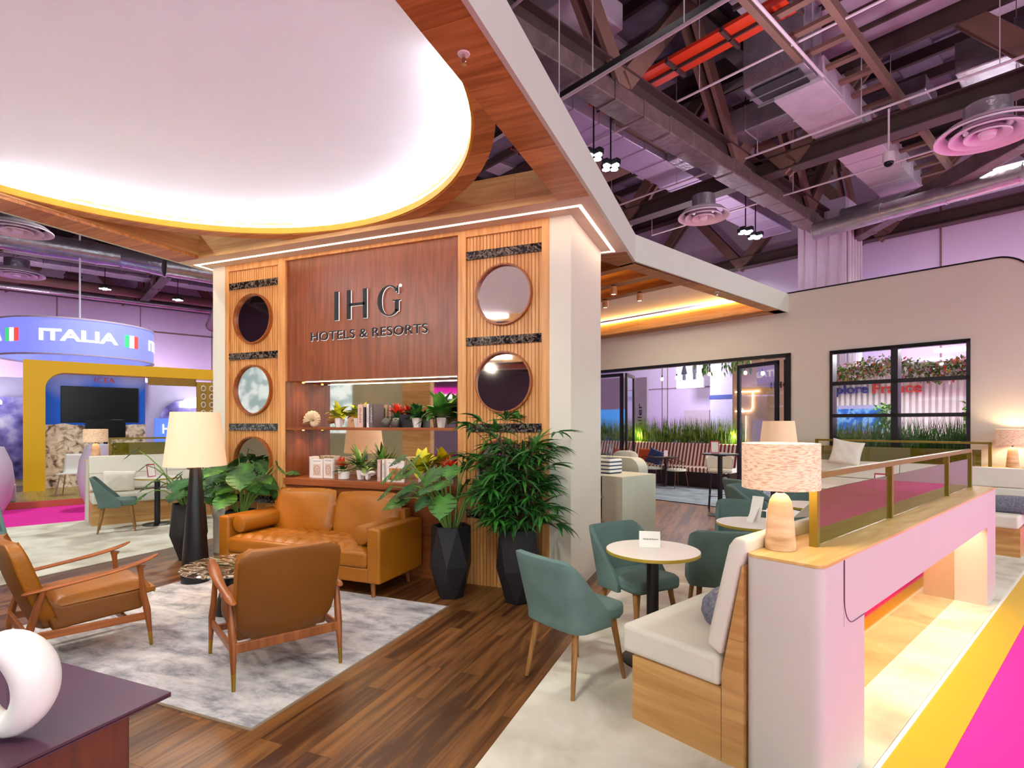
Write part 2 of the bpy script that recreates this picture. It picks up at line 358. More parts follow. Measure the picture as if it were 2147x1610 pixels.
# left beige carpet : world X < -6.75 down to the booth edge
def cut(u, X):   # v where the line u=const meets world X
    return (X-u*math.cos(BETA))/math.sin(BETA)
m = MB(); m.prism([Bp(-11.44, cut(-11.44, -6.75)), Bp(-11.44, -6.9), (-6.75, -1.0), (-6.75, B(-11.44, cut(-11.44, -6.75)).y)], 0.001, .009)
tag(m.build('carpet', K['carpet'], smooth=False), 'pale beige carpet at the left under the far seating', 'carpet', kind='structure')
m = MB(); m.prism([(-.80, -7), (-.625, -7), (-.625, 10), (-.80, 10)], -.02, 0)
m = MB(); m.extr([(-.80, -7, 0), (-.78, -7, 0), (-.615, -7, -.075), (-.615, -7, -.08), (-.80, -7, -.08)], (0, 17, 0))
m.box(-.803, -.783, -7, 10, 0, .004, 1)
struct(m.build('trim_floor_edge', [K['yellow'], K['offwhite']], smooth=False, rz=RB))
m = MB(); m.extr([(-11.45, -7, 0), (-11.47, -7, 0), (-11.6, -7, -.08), (-11.45, -7, -.08)], (0, 17, 0))
struct(m.build('trim_floor_edge_left', K['yellow'], smooth=False, rz=RB))
m = MB(); m.box(-12, -3.0, 9.9, 16.5, -.07, .0)
struct(m.build('floor_bar', K['greycarpet'], smooth=False, rz=RB))
# low rug under the sofa group
m = MB(); m.box(-5.22, -2.36, 2.14, 4.22, 0.0, .009); m.box(-5.24, -2.345, 2.125, 4.235, 0, .006, 1)
tag(m.build('rug', [K['rug'], K['rug_edge']], smooth=False), 'mottled grey and white area rug in front of the leather sofa', 'rug')

# ------------------------------------------------------------------ sign wall
WY = 4.9; XL, XR = -6.04, -1.435; ZC = 3.53
m = MB(); m.box(XL, XR, 5.30, 6.08, 0, ZC); m.box(XL, -5.83, WY, 5.30, 0, ZC); m.box(-1.644, XR, WY, 5.30, 0, ZC)
wall = struct(m.build('wall_back', K['cream'], smooth=False))
def part(m, name, mat, parent=None, **k): return m.build(name, mat, parent, **k)
# oak surround
m = MB()
for x0, x1 in ((-5.83, -5.77), (-4.98, -4.87), (-2.61, -2.52), (-1.72, -1.644)): m.box(x0, x1, WY-.005, 5.30, 0, ZC)
m.box(-5.77, -4.98, WY-.005, 5.30, 3.455, ZC); m.box(-2.52, -1.72, WY-.005, 5.30, 3.455, ZC); m.box(-4.87, -2.61, WY-.005, 5.30, 3.49, ZC)
part(m, 'oak_surround', K['oak'], wall, bevel=.003)
for x0, x1 in ((-5.77, -4.98), (-2.52, -1.72)):
    m = MB(); n = 22; w = (x1-x0)/n
    m.box(x0, x1, WY+.035, 5.30, 0, 3.455)
    for i in range(n): m.box(x0+i*w+.003, x0+(i+1)*w-.003, WY+.02, WY+.037, 0, 3.455)
    part(m, 'slatted_panel', K['oak'], wall, smooth=False)
m = MB(); m.box(-4.87, -2.61, WY+.03, 5.28, 2.09, 3.49); part(m, 'sign_panel', K['walnut'], wall, smooth=False)
m = MB(); m.box(-4.87, -4.86, WY+.0, 5.28, .97, 2.09); m.box(-2.62, -2.61, WY, 5.28, .97, 2.09); part(m, 'niche_lining', K['walnut'], wall, smooth=False)
m = MB(); m.box(-4.86, -2.62, 5.272, 5.28, .97, 2.09); part(m, 'niche_mirror', K['mirror'], wall, smooth=False)
m = MB(); m.box(-4.86, -2.62, WY+.005, 5.27, 1.527, 1.557); part(m, 'shelf', K['walnutx'], wall, bevel=.002)
m = MB(); m.box(-4.87, -2.61, WY-.03, 5.275, .90, .975); part(m, 'counter', K['walnutx'], wall, bevel=.003)
m = MB(); m.box(-4.87, -2.61, WY+.02, 5.28, 0, .90); part(m, 'cabinet_panel', K['walnutx'], wall, smooth=False)
m = MB(); m.box(-4.72, -2.62, 5.05, 5.056, 2.084, 2.09); part(m, 'led_strip', K['led'], wall, smooth=False)
puck = emis('puck_glow', '#ffb040', 25)
for z in (2.088, 1.525):
    for x in (-4.80,):
        m = MB(); m.cyl((x, 5.11, z-.008), (x, 5.11, z), .012, n=14); part(m, 'puck_light', puck, wall)
        light('SPOT', 'puck_lamp', (x+.01, 5.11, z-.012), 5, (1, .55, .12), .012, rot=(0, math.radians(-12), 0), spot=115, blend=1)
    light('AREA', 'shelf_wash', (-3.7, 5.12, z-.012), 5 if z > 2 else 3.5, (1, .82, .58), 2.0, .02, rot=(0, 0, 0))
# marble bars and round mirrors
first = None
for side, x0, x1, cx in (('left', -5.77, -4.98, -5.377), ('right', -2.52, -1.72, -2.115)):
    for i, zt in enumerate((3.31, 2.455, 1.60, .745)):
        m = MB(); m.box(x0, x1, WY+.0, WY+.03, zt-.082, zt)
        part(m, 'marble_bar', K['marble'], wall, bevel=.002)
def round_mirror(loc, label, tilt=0):
    t = empty('round_mirror', loc, 0, label, 'mirror', 'round mirrors on the slatted panels')
    m = MB(); m.lathe([(.282, 0), (.282, .045), (.298, .045), (.300, .04), (.300, 0)], n=64); m.T = None
    m.v = [(x, -z, y) for x, y, z in m.v]
    m.build('frame', K['teak'], t)
    m = MB(); m.lathe([(.0005, .012), (.283, .012)], n=64); m.v = [(x, -z, y) for x, y, z in m.v]; gl = m.build('glass', K['mirror'], t, smooth=False)
    if tilt: gl.rotation_euler = (math.radians(-tilt), 0, 0); gl.location = (0, -.014, 0)
    return t
for cx, sd in ((-5.377, 'left'), (-2.115, 'right')):
    for z, w in ((2.853, 'top'), (2.003, 'middle'), (1.147, 'lowest')):
        round_mirror((cx, WY+.02, z), 'round wood framed mirror, %s one on the slatted panel %s of the sign' % (w, sd), 4.5 if (w, sd) == ('middle', 'right') else 0)
# lettering
sgn = plain('sign_black', '#0b0c10', .7); sgw = emis('sign_edge', '#ffffff', .8)
def letters(body, w, h, cx, cz, name, label, space=1.0, thick=0):
    t = empty(name, (cx, WY+.03, cz), 0, label, 'sign lettering')
    text(body, w, h, (0, -.018, 0), 0, sgn, 'lettering', t, ext=.006, space=space, thick=thick)
    text(body, w, h, (-.005, -.006, -.003), 0, sgw, 'lettering_edge', t, ext=.005, space=space, thick=thick)
    return t
# IHG is drawn stroke by stroke
t = empty('hotel_sign', (-3.74, WY+.03, 2.905), 0, 'three large black capital letters with white edges on the walnut panel', 'sign lettering')
def ihg(y0, y1, gx, mat, nm):
    Hh = .16
    m = MB(); m.box(-.42+gx, -.368+gx, y0, y1, -Hh, Hh); m.build(nm, mat, t, smooth=False)
    m = MB(); m.box(-.250+gx, -.200+gx, y0, y1, -Hh, Hh); m.box(-.035+gx, .015+gx, y0, y1, -Hh, Hh); m.box(-.22+gx, -.01+gx, y0, y1, -.016, .014); m.build(nm, mat, t, smooth=False)
    m = MB(); N = 36; a0, a1 = math.radians(42), math.radians(318); O = []; I = []
    for i in range(N+1):
        q = a0+(a1-a0)*i/N; f = .014+.040*abs(math.cos(q))**1.2
        O.append((.305+gx+.15*math.cos(q), y0, .163*math.sin(q))); I.append((.305+gx+(.15-f)*math.cos(q), y0, (.163-f*.7)*math.sin(q)))
    for i in range(N): m.extr([O[i], O[i+1], I[i+1], I[i]], (0, y1-y0, 0))
    m.box(.378+gx, .424+gx, y0, y1, -.118, .0); m.box(.350+gx, .445+gx, y0, y1, -.008, .004); m.box(.403+gx, .418+gx, y0, y1, .07, .15)
    m.build(nm, mat, t, smooth=False)
ihg(-.03, -.02, 0, sgn, 'letter_face'); ihg(-.018, -.001, -.006, sgw, 'letter_return')
m = MB(); m.lathe([(.012, 0), (.012, .01), (.016, .01), (.016, 0)], (0, 0, 0), 20); m.box(-.004, -.001, -.006, .006, 0, .01); m.box(-.001, .006, .002, .005, 0, .01)
m.v = [(x+.445, -.02-z, y+.15) for x, y, z in m.v]; m.build('registered_mark', sgw, t)
letters('HOTELS & RESORTS', 1.53, .098, -3.735, 2.585, 'hotel_sign_line', 'small HOTELS & RESORTS lettering below the large letters', 1.06)

# ------------------------------------------------------------------ canopy
ceil = empty('ceiling', (0,0,0), kind='structure')
CX, CY, R = -3.64, 2.30, 2.24
m = MB()   # white disc
m.lathe([(max(.0005, (R-.02)*q/24), 3.88-.19*(q/24)**2) for q in range(25)], (CX, CY, 0), 128); m.lathe([(.0005, 4.06), (R, 3.78), (R, 3.765), (R-.02, 3.765)], (CX, CY, 0), 128)
m.build('light_disc', plain('disc_white', '#e6e6ea', .75, var=.01), ceil, smooth=True, recalc=False)
m = MB()   # ring
m.lathe([(R, 3.60), (R, 3.575), (R+.14, 3.575), (R+.14, 3.78), (R, 3.78)], (CX, CY, 0), 128); m.build('soffit_ring', K['oaksoff'], ceil, ang=30)
m = MB(); m.lathe([(R, 3.58), (R, 3.642), (R-.02, 3.642), (R-.02, 3.58), (R, 3.58)], (CX, CY, 0), 128); m.build('gold_lip', plain('gold_lip_paint', '#d69c1c', .5), ceil, ang=30)
m = MB(); m.lathe([(R+.0, 3.642), (R+.0, 3.664), (R-.012, 3.664), (R-.012, 3.642)], (CX, CY, 0), 128); m.build('cove_led', K['cove'], ceil, ang=30)
# straight soffit strips (underside 3.53) and the inner faces
m = MB(); m.box(-1.45, -1.17, -.25, 6.2, ZC, ZC+.03); m.build('soffit_right', K['oaksoff'], ceil, smooth=False)
m = MB(); m.box(-6.20, -5.85, -.25, 4.56, ZC, ZC+.03); m.box(-5.85, -1.45, -.25, .12, ZC, ZC+.03); m.build('soffit_left', K['oaksoff'], ceil, smooth=False)
m = MB(); m.box(-5.87, -5.84, .12, 4.56, ZC+.03, 3.83); m.box(-1.46, -1.44, .12, 4.56, ZC+.03, 3.83); m.build('soffit_cheek', K['oakfacey'], ceil, smooth=False)
m = MB(); m.box(-5.87, -1.44, 4.55, 4.58, ZC, 3.83); m.box(-5.87, -1.44, .09, .12, ZC, 3.83); m.build('soffit_fascia', K['oakface'], ceil, smooth=False)
# cream soffit round the sign wall with its LED line
m = MB(); m.box(-6.2, -1.17, 4.56, 4.9, ZC-.001, ZC+.03); m.box(XR, -1.17, 4.9, 6.2, ZC-.001, ZC+.03); m.box(-6.2, XL, 4.9, 6.2, ZC-.001, ZC+.03); m.box(XL, XR, 6.08, 6.2, ZC-.001, ZC+.03)
m.build('soffit_cream', plain('cream_soffit', '#d9c6b2', .7), ceil, smooth=False)
m = MB(); a = .028
for x0, x1, y0, y1 in ((-6.13, -1.29, 4.715, 4.715+a), (-1.29-a, -1.29, 4.715, 6.14), (-6.13, -6.13+a, 4.715, 6.14), (-1.44, -1.29, 6.14-a, 6.14)): m.box(x0, x1, y0, y1, ZC-.004, ZC+.002)
m.build('led_line', K['led'], ceil, smooth=False)
# outer fascia
K['fascia'] = plain('fascia_paint', '#ccd2c2', .6, var=.01)
m = MB(); k0 = (-1.17, -.3); k1 = (-1.17, 6.6); k2 = Bp(-4.0, 9.89); e = .03
m.prism([k0, k1, k2, (k2[0]+e, k2[1]), (k1[0]+e, k1[1]-.005), (k0[0]+e, k0[1])], ZC-.004, 3.845)
m.prism([(-6.2, -.3), (-6.2, 6.2), (-6.23, 6.2), (-6.23, -.3)], ZC-.004, 3.6); m.box(-6.23, -1.14, -.33, -.25, ZC-.004, 3.845)
m.build('fascia', K['fascia'], ceil, smooth=False)
# angled part over the passage
def BM(name, mats, parent=ceil, **k): return m.build(name, mats, parent, rz=RB, **k)
m = MB(); f = [(-1.17, 6.2), (-1.17, 6.62)]; g = Bp(-4.2, 5.0)
m.prism([(-1.17, 6.2), (-1.175, 6.615), Bp(-4.0, 5.5), Bp(-4.2, 5.5), g, (-1.9, 6.2)], ZC, ZC+.03); m.build('soffit_corner', K['oaksoffB'], ceil, smooth=False)
m = MB(); m.box(-4.2, -4.0, 5.45, 9.89, ZC, ZC+.03)
for v0, v1 in ((4.4, 4.9), (5.50, 5.64), (6.08, 6.27), (6.68, 6.85)): m.box(-8.6, -4.2, v0, v1, ZC, 3.80)
m.box(-8.6, -4.0, 9.58, 9.89, ZC, ZC+.03); BM('soffit_beams', K['oaksoffB'], smooth=False)
m = MB(); m.box(-8.6, -4.2, 9.58, 9.61, ZC+.0, 3.80); m.box(-4.2, -4.17, 4.9, 9.6, ZC+.03, 3.86); BM('coffer_face', K['oakface'], smooth=False)
m = MB(); m.box(-8.6, -4.2, 4.9, 6.8, 3.80, 3.83); BM('coffer_lid', K['oaksoffB'], smooth=False)
m = MB(); m.box(-8.6, -4.2, 6.80, 9.6, 3.87, 3.9); BM('coffer_panel', K['white'], smooth=False)
m = MB(); m.box(-8.6, -4.2, 9.545, 9.575, 3.79, 3.82); BM('coffer_led', K['cove2'], smooth=False)
for v in (5.2, 5.86, 6.47):
    p = B(-5.3, v, 3.60); light('AREA', 'coffer_glow', p, 5, (1, .6, .16), 1.9, .1, rot=(PI, 0, RB))
def downlight(x, y, tx, ty, e, label):
    t = empty('recessed_downlight', (x, y, ZC), 0, label, 'downlight', 'recessed downlights in the canopy soffit')
    m = MB(); m.lathe([(.035, -.001), (.048, -.003), (.05, 0)], n=24); m.build('trim_ring', K['offwhite'], t)
    m = MB(); m.lathe([(.0005, -.0015), (.035, -.0015)], n=20); m.build('lens', bpy.data.materials.get('down_lens') or emis('down_lens', '#fff0d6', 8), t)
    d = Vector((tx-x, ty-y, .8-ZC)); light('SPOT', 'down_lamp', (x, y, ZC-.01), e, (.98, 1, .84), .05, rot=d.to_track_quat('-Z', 'Y').to_euler(), spot=95, blend=.9)
for x, y, tx, ty, e, l in ((-1.31, .45, -2.4, 3.0, 120, 'right side nearest the front'), (-1.31, 1.5, -2.6, 4.2, 120, 'right side'), (-2.7, -.07, -2.9, 3.6, 150, 'front, right'), (-4.6, -.07, -4.2, 3.6, 150, 'front, left'), (-6.02, .8, -5.3, 4.6, 150, 'left side'), (-1.31, -.05, .2, 2.6, 160, 'front right corner')):
    downlight(x, y, tx, ty, e, 'small recessed downlight in the canopy soffit, '+l)
# cylindrical ceiling spots
def spot(u, v):
    t = empty('ceiling_spot', B(u, v, ZC), RB, 'small cylindrical ceiling spotlight in pale oak under the passage canopy', 'spotlight', 'cylinder spotlights under the canopy beams')
    m = MB(); m.cyl((0,0,0), (0,0,-.02), .03, n=20); m.build('collar', K['black'], t)
    m = MB(); m.lathe([(.036, -.13), (.045, -.13), (.047, -.125), (.047, -.02), (.0005, -.02)], n=28); m.build('housing', K['oakface'], t)
    m = MB(); m.lathe([(.0005, -.122), (.036, -.122)], n=24); m.build('lens', emis('spot_lens', '#fff2dc', 6), t)
    light('SPOT', 'spot_lamp', B(u, v, ZC-.14), 45, (1, .86, .66), .03, spot=85, blend=.8)
    return t
for u, v, w in ((-4.82, 6.15, 'nearest the column top'), (-4.82, 6.76, 'rightmost of the three'), (-5.46, 6.76, 'half hidden by the column')):
    spot(u, v)['label'] = 'pale oak cylinder spotlight under the passage canopy, '+w
def sprinkler(loc, label):
    t = empty('fire_sprinkler', loc, 0, label, 'sprinkler')
    m = MB(); m.lathe([(.0005, -.004), (.03, -.006), (.034, 0)], n=24); m.build('rosette', K['offwhite'], t)
    m = MB(); m.cyl((0,0,-.05), (0,0,-.005), .009, n=10); m.cyl((0,0,-.056), (0,0,-.052), .016, n=12); m.tube([(-.012, 0, -.025), (-.014, 0, -.04), (0, 0, -.052)], .002, 5); m.tube([(.012, 0, -.025), (.014, 0, -.04), (0, 0, -.052)], .002, 5); m.build('head', plain('chrome', '#c9c4c8', .15, metal=1), t)
sprinkler((-1.33, 2.56, ZC), 'white and chrome sprinkler head on the wooden soffit beside the round light')
sprinkler(B(-4.06, 7.6, ZC), 'small sprinkler head on the brown soffit edge of the passage canopy')

# ------------------------------------------------------------------ right hand wall with window and folding door
WV = 9.893; WT = 3.85
m = MB()
def wbox(u0, u1, z0, z1): m.box(u0, u1, WV, WV+.16, z0, z1)
# polygon pieces round the openings
wbox(-9.8, -9.3, 0, WT); wbox(-9.3, -3.974, 2.80, WT); wbox(-3.974, -3.316, 0, WT); wbox(-3.316, -1.523, 0, .92); wbox(-3.316, -1.523, 2.79, WT)
c = .40; arc = [(-.86-c+c*math.sin(t), WV, WT-c+c*math.cos(t)) for t in [PI/2*i/10 for i in range(11)]]
m.extr([(-1.523, WV, 0), (-1.523, WV, WT)]+arc+[(-.86, WV, 0)], (0, .16, 0))
wr = struct(m.build('wall_right', K['cream'], smooth=False, rz=RB))
m = MB(); path = [(-9.8, WV+.08, WT+.006), (-.86-c, WV+.08, WT+.006)]+[(p[0]+.006*math.sin(i*PI/20), WV+.08, p[2]+.006*math.cos(i*PI/20)) for i, p in enumerate(arc)][1:]+[(-.855, WV+.08, 0)]
for i in range(len(path)-1): m.obox(path[i], path[i+1], .18, .022, up=(0, 0, 1) if i < 8 else (1, 0, 0))
struct(m.build('trim_wall_top', K['black'], smooth=False, rz=RB))
# window : frame with 2 x 3 panes
wn = struct(empty('window_1', B(0, 0, 0), RB))
m = MB(); fr = .045
u0, u1, z0, z1 = -3.316, -1.523, .92, 2.79
for a, b2 in ((u0, u0+fr), (u1-fr, u1), ((u0+u1)/2-.045, (u0+u1)/2+.045)): m.box(a, b2, WV-.02, WV+.17, z0, z1)
for a, b2 in ((z0, z0+fr), (z1-fr, z1), (1.70, 1.755), (2.22, 2.28)): m.box(u0, u1, WV-.02, WV+.06, a, b2)
m.box(u0, u1, WV-.02, WV+.17, z1-fr, z1); m.build('window_frame', K['black'], wn, smooth=False)
m = MB(); m.box(u0, u1, WV+.03, WV+.036, z0, z1); m.build('pane', K['glassclear'], wn, smooth=False)
# folding glass door : fixed frame and leaves folded to the sides
dr = struct(empty('door_1', B(0, 0, 0), RB))
m = MB(); m.box(-9.3, -3.93, WV-.02, WV+.12, 2.76, 2.82); m.box(-4.02, -3.93, WV-.02, WV+.12, 0, 2.82); m.box(-9.3, -9.22, WV-.02, WV+.12, 0, 2.82); m.build('door_frame', K['black'], dr, smooth=False)
def leaf(a, b, top=2.72):
    a = Vector((*a, 0)); b = Vector((*b, 0)); d = (b-a).normalized(); nrm = Vector((-d.y, d.x, 0)); w = .07
    m = MB()
    def bar(p, q, z0, z1, t=.045): m.prism([tuple((p+nrm*t/2)[:2]), tuple((q+nrm*t/2)[:2]), tuple((q-nrm*t/2)[:2]), tuple((p-nrm*t/2)[:2])], z0, z1)
    bar(a, a+d*w, .02, top); bar(b-d*w, b, .02, top); bar(a, b, top-w, top); bar(a, b, .02, .12)
    o = m.build('door_leaf', K['black'], dr, smooth=False)
    m = MB(); p, q = a+d*w, b-d*w; bar(p, q, .12, top-w, .008); m.build('pane', K['glassclear'], o, smooth=False)
leaf((-4.06, WV+.08), (-4.11, WV+.95)); leaf((-4.17, WV+.07), (-5.08, WV+.41))
leaf((-8.42, WV+.02), (-7.52, WV+.03)); leaf((-7.46, WV+.06), (-7.80, WV+.82))
light('AREA', 'passage_fill', B(-6, 8.2, 3.8), 40, (1, .9, .78), 2.5, 1.6, rot=(0, 0, RB))
# ================================================================== furniture makers (origin on the floor, front towards +Y)
def make_dining_chair():
    t = empty('dining_chair')
    m = MB()
    def top(s):
        if s < .50: return .805
        if s < .66: return .805-.05*((s-.50)/.16)**2
        return .755-(s-.66)/.34*.325
    def fn(i, j):
        a = 2*i-1; s = abs(a); sg = 1 if a >= 0 else -1
        if s < .46: x, y = a/.46*.165, -.225+.012*(s/.46)**2
        elif s < .66:
            q = (s-.46)/.20*PI/2; x = sg*(.165+.065*math.sin(q)); y = -.213+.065*(1-math.cos(q))
        else: x = sg*.23; y = -.148+(s-.66)/.34*.20
        zt = top(s); z = .37+(zt-.37)*j
        lean = -.26*max(0, z-.42); flare = 1+.10*max(0, z-.42)
        return (x*flare, y+lean*(1 if s < .8 else (1-s)/.2), z)
    m.grid(fn, 44, 8); m.build('backrest', K['teal'], t, solid=.036, bevel=.010, seg=2, ang=60)
    m = MB(); m.prism([(-.208, -.19), (.208, -.19), (.225, .16), (.19, .235), (-.19, .235), (-.225, .16)], .385, .478)
    m.build('seat', K['teal'], t, bevel=.028, seg=4)
    for sx, sy in ((-1, 1), (1, 1), (-1, -1), (1, -1)):
        m = MB(); m.cyl((sx*.165, sy*.16-.01, .40), (sx*.205, sy*(.215 if sy > 0 else .235), 0.0), .022, .012, 14); m.build('leg', K['leg'], t)
    return t
def make_club_chair():            # low teal tub chair with wings
    t = empty('tub_chair')
    m = MB()
    def fn(i, j):
        a = (2*i-1); s = abs(a); sg = 1 if a >= 0 else -1
        q = a*PI*.62; x = .30*math.sin(q); y = .05-.29*math.cos(q)
        zt = .84-(max(0, s-.35)/.65)**1.1*.26; z = .26+(zt-.26)*j
        return (x*(1+.12*(z-.3)), y-.22*max(0, z-.4)*(1-s), z)
    m.grid(fn, 36, 6); m.build('shell', K['teal'], t, solid=.055, bevel=.016, seg=2, ang=60)
    m = MB(); m.box(-.25, .25, -.2, .27, .28, .45); m.build('seat', K['teal'], t, bevel=.04, seg=4)
    for sx, sy in ((-1, 1), (1, 1), (-1, -1), (1, -1)):
        m = MB(); m.cyl((sx*.2, sy*.17, .30), (sx*.24, sy*.22, 0), .02, .012, 12); m.build('leg', K['leg'], t)
    return t
def make_bistro(r=.31, h=.745, black=False):
    t = empty('bistro_table')
    m = MB(); m.lathe([(.0005, h), (r-.004, h), (r-.003, h-.002)], n=56); m.lathe([(r-.004, h-.001), (r, h-.003), (r, h-.020), (r-.006, h-.024), (.0005, h-.024)], n=56, m=1)
    m.build('tabletop', [K['black'], K['black']] if black else [K['tabletop'], K['tedge']], t)
    m = MB(); m.cyl((0,0,.012), (0,0,h-.03), .04, n=24); m.cyl((0,0,h-.045), (0,0,h-.024), .10, n=24); m.build('column', K['black'], t)
    m = MB(); m.lathe([(.0005, .0), (.205, .0), (.205, .008), (.19, .014), (.0005, .020)], n=40); m.build('foot_plate', K['black'], t)
    return t
def make_lounge():
    t = empty('lounge_armchair')
    # leather backrest, leaning
    m = MB()
    def fn(i, j, off):
        a = (2*i-1); z = .245+(.585)*j; w = .285+.025*math.sin(PI*min(1, j*1.2)*.5)
        if j > .88: w -= .075*((j-.88)/.12)**2.6
        if j < .22: w -= .09*((.22-j)/.22)**2
        bow = .045*(a*a)
        y = -.275-.20*j-.015*math.sin(PI*j)+bow+off
        zz = z+.006*(1-a*a)*j
        return (a*w, y, zz)
    th = .085
    m.grid(lambda i, j: fn(i, j, 0), 20, 16, 0); m.grid(lambda i, j: fn(i, j, th*(1-.25*(abs(2*j-1)**4))), 20, 16, 1)
    # close the rim
    def rim(n, f0, f1):
        v = [];
        for k in range(n+1): v += [f0(k/n), f1(k/n)]
        m.add(v, [(2*k, 2*k+2, 2*k+3, 2*k+1) for k in range(n)], 1)
    top1 = lambda i, j: fn(i, j, th*(1-.25*(abs(2*j-1)**4)))
    rim(20, lambda q: fn(q, 1, 0), lambda q: top1(q, 1)); rim(20, lambda q: fn(q, 0, 0), lambda q: top1(q, 0))
    rim(16, lambda q: fn(0, q, 0), lambda q: top1(0, q)); rim(16, lambda q: fn(1, q, 0), lambda q: top1(1, q))
    bm_o = m.build('backrest', [K['leatherd'], K['leather']], t, recalc=True, ang=50)
    bm_o.modifiers.new('w', 'WELD').merge_threshold = .0005; q = bm_o.modifiers.new('b', 'BEVEL'); q.width = .016; q.segments = 3; q.angle_limit = math.radians(50)
    # seat body and cushion
    m = MB(); m.extr([(-.275, -.20, .235), (-.275, .30, .26), (-.275, .335, .30), (-.275, .32, .395), (-.275, -.15, .385), (-.275, -.23, .44), (-.275, -.25, .42)], (.55, 0, 0)); m.build('seat_body', K['leatherd'], t, bevel=.022, seg=3)
    m = MB()
    def cf(i, j):
        a, b = 2*i-1, j; e = (1-abs(a)**5)*(1-abs(2*b-1)**7)
        return (a*.268, -.20+b*.59, .385+.02*b-.05*max(0, b-.86)/.14+.075*max(0, e)**.45)
    m.grid(cf, 22, 22); m.grid(lambda i, j: (cf(i, j)[0], cf(i, j)[1], .335+.03*j), 22, 22)
    m.extr([(-.268, -.2, .34), (.268, -.2, .34), (.268, .39, .37), (-.268, .39, .37)], (0, 0, .03)); m.build('seat_cushion', K['leather'], t, ang=60)
    for sx in (-1, 1):
        # front leg: foot to arm with a flared head
        m = MB(); m.tube([(sx*.335, .335, .10), (sx*.330, .318, .26), (sx*.322, .300, .36), (sx*.318, .285, .50), (sx*.318, .280, .555), (sx*.318, .285, .585)], [.014, .023, .021, .016, .020, .034], 12); f1 = m.build('leg', K['teak'], t)
        m = MB(); m.cyl((sx*.338, .343, 0), (sx*.335, .335, .10), .0105, .0145, 14); m.build('brass_cap', K['brass'], f1)
        m = MB(); m.tube([(sx*.322, -.345, .10), (sx*.320, -.325, .27), (sx*.325, -.285, .42), (sx*.328, -.262, .50), (sx*.33, -.255, .535)], [.014, .024, .021, .019, .022], 12); f2 = m.build('leg', K['teak'], t)
        m = MB(); m.cyl((sx*.323, -.355, 0), (sx*.322, -.345, .10), .0105, .0145, 14); m.build('brass_cap', K['brass'], f2)
        # paddle arm
        P = [(-.37, .515, .020, .012), (-.30, .525, .034, .013), (-.18, .535, .026, .013), (-.02, .553, .030, .013), (.14, .575, .037, .013), (.27, .600, .040, .014), (.34, .622, .034, .012), (.395, .645, .016, .008)]
        m = MB(); v = []
        for y, z, w, h in P:
            x = sx*(.322+.012*math.sin((y+.37)/.76*PI)*1)
            for k in range(10): a = 2*PI*k/10; v.append((x+w*math.cos(a), y, z+h*math.sin(a)))
        f = [(i*10+k, i*10+(k+1) % 10, (i+1)*10+(k+1) % 10, (i+1)*10+k) for i in range(len(P)-1) for k in range(10)]+[tuple(range(10)), tuple((len(P)-1)*10+k for k in range(10))]
        m.add(v, f); m.build('armrest', K['teaky'], t, sub=1)
        m = MB(); m.obox((sx*.322, -.33, .235), (sx*.326, .315, .215), .020, .052); m.build('side_rail', K['teaky'], t, bevel=.005)
    m = MB(); m.obox((-.32, -.335, .245), (.32, -.335, .245), .022, .060); m.build('rear_rail', K['teak'], t, bevel=.005)
    m = MB(); m.obox((-.32, .20, .215), (.32, .20, .215), .020, .045); m.build('front_rail', K['teak'], t, bevel=.005)
    return t
def cushion_mesh(m, w, h, d, pinch=.1, seed=0):
    rr = random.Random(seed)
    def fn(s):
        def g(i, j):
            a, b = 2*i-1, 2*j-1; e = max(0, (1-a**4)*(1-b**4))
            k = 1-pinch*(1-abs(a)**2)*abs(b)**6; k2 = 1-pinch*(1-abs(b)**2)*abs(a)**6
            wr = .006*math.sin(a*9+seed)*math.cos(b*7+seed*2)
            return (a*w/2*k2, s*(d/2*e**.42+wr*e), b*h/2*k+h/2)
        return g
    m.grid(fn(1), 22, 22); m.grid(fn(-1), 22, 22)
def pillow(loc, rz, w, h, d, mat, label, tilt=.3, seed=1, roll=0, name='throw_pillow'):
    m = MB(); cushion_mesh(m, w, h, d, .10, seed); o = m.build(name, mat, smooth=True, ang=80)
    o.rotation_euler = (tilt, roll, rz); o.location = loc; q = o.modifiers.new('w', 'WELD'); q.merge_threshold = .0008
    return tag(o, label, 'pillow')
def make_table_lamp():
    t = empty('table_lamp')
    m = MB(); m.lathe([(.0005, 0), (.064, 0), (.067, .005), (.066, .034), (.060, .118), (.053, .198), (.047, .228), (.034, .252), (.018, .264), (.0005, .266)], n=36); m.build('base', K['travertine'], t, ang=60)
    m = MB(); m.cyl((0,0,.26), (0,0,.30), .014, n=14); m.build('socket', K['black'], t)
    m = MB(); m.lathe([(.168, .288), (.168, .498), (.166, .498), (.166, .288), (.168, .288)], n=56); m.build('lamp_shade', K['shadeweave'], t, ang=30)
    m = MB(); m.ball((0, 0, .37), .028); m.build('bulb', K['bulb'], t)
    return t
def make_floor_lamp():
    t = empty('floor_lamp')
    m = MB(); m.lathe([(.0005, 0), (.128, 0), (.130, .02), (.118, .25), (.092, .60), (.062, 1.0), (.046, 1.22), (.0005, 1.23)], n=40); m.build('base', K['blacklamp'], t, ang=60)
    m = MB(); m.lathe([(.285, 1.175), (.222, 1.715), (.220, 1.715), (.283, 1.175), (.285, 1.175)], n=56); m.build('lamp_shade', K['shade'], t, ang=30)
    m = MB(); m.ball((0, 0, 1.42), .035); m.build('bulb', K['bulb'], t)
    return t
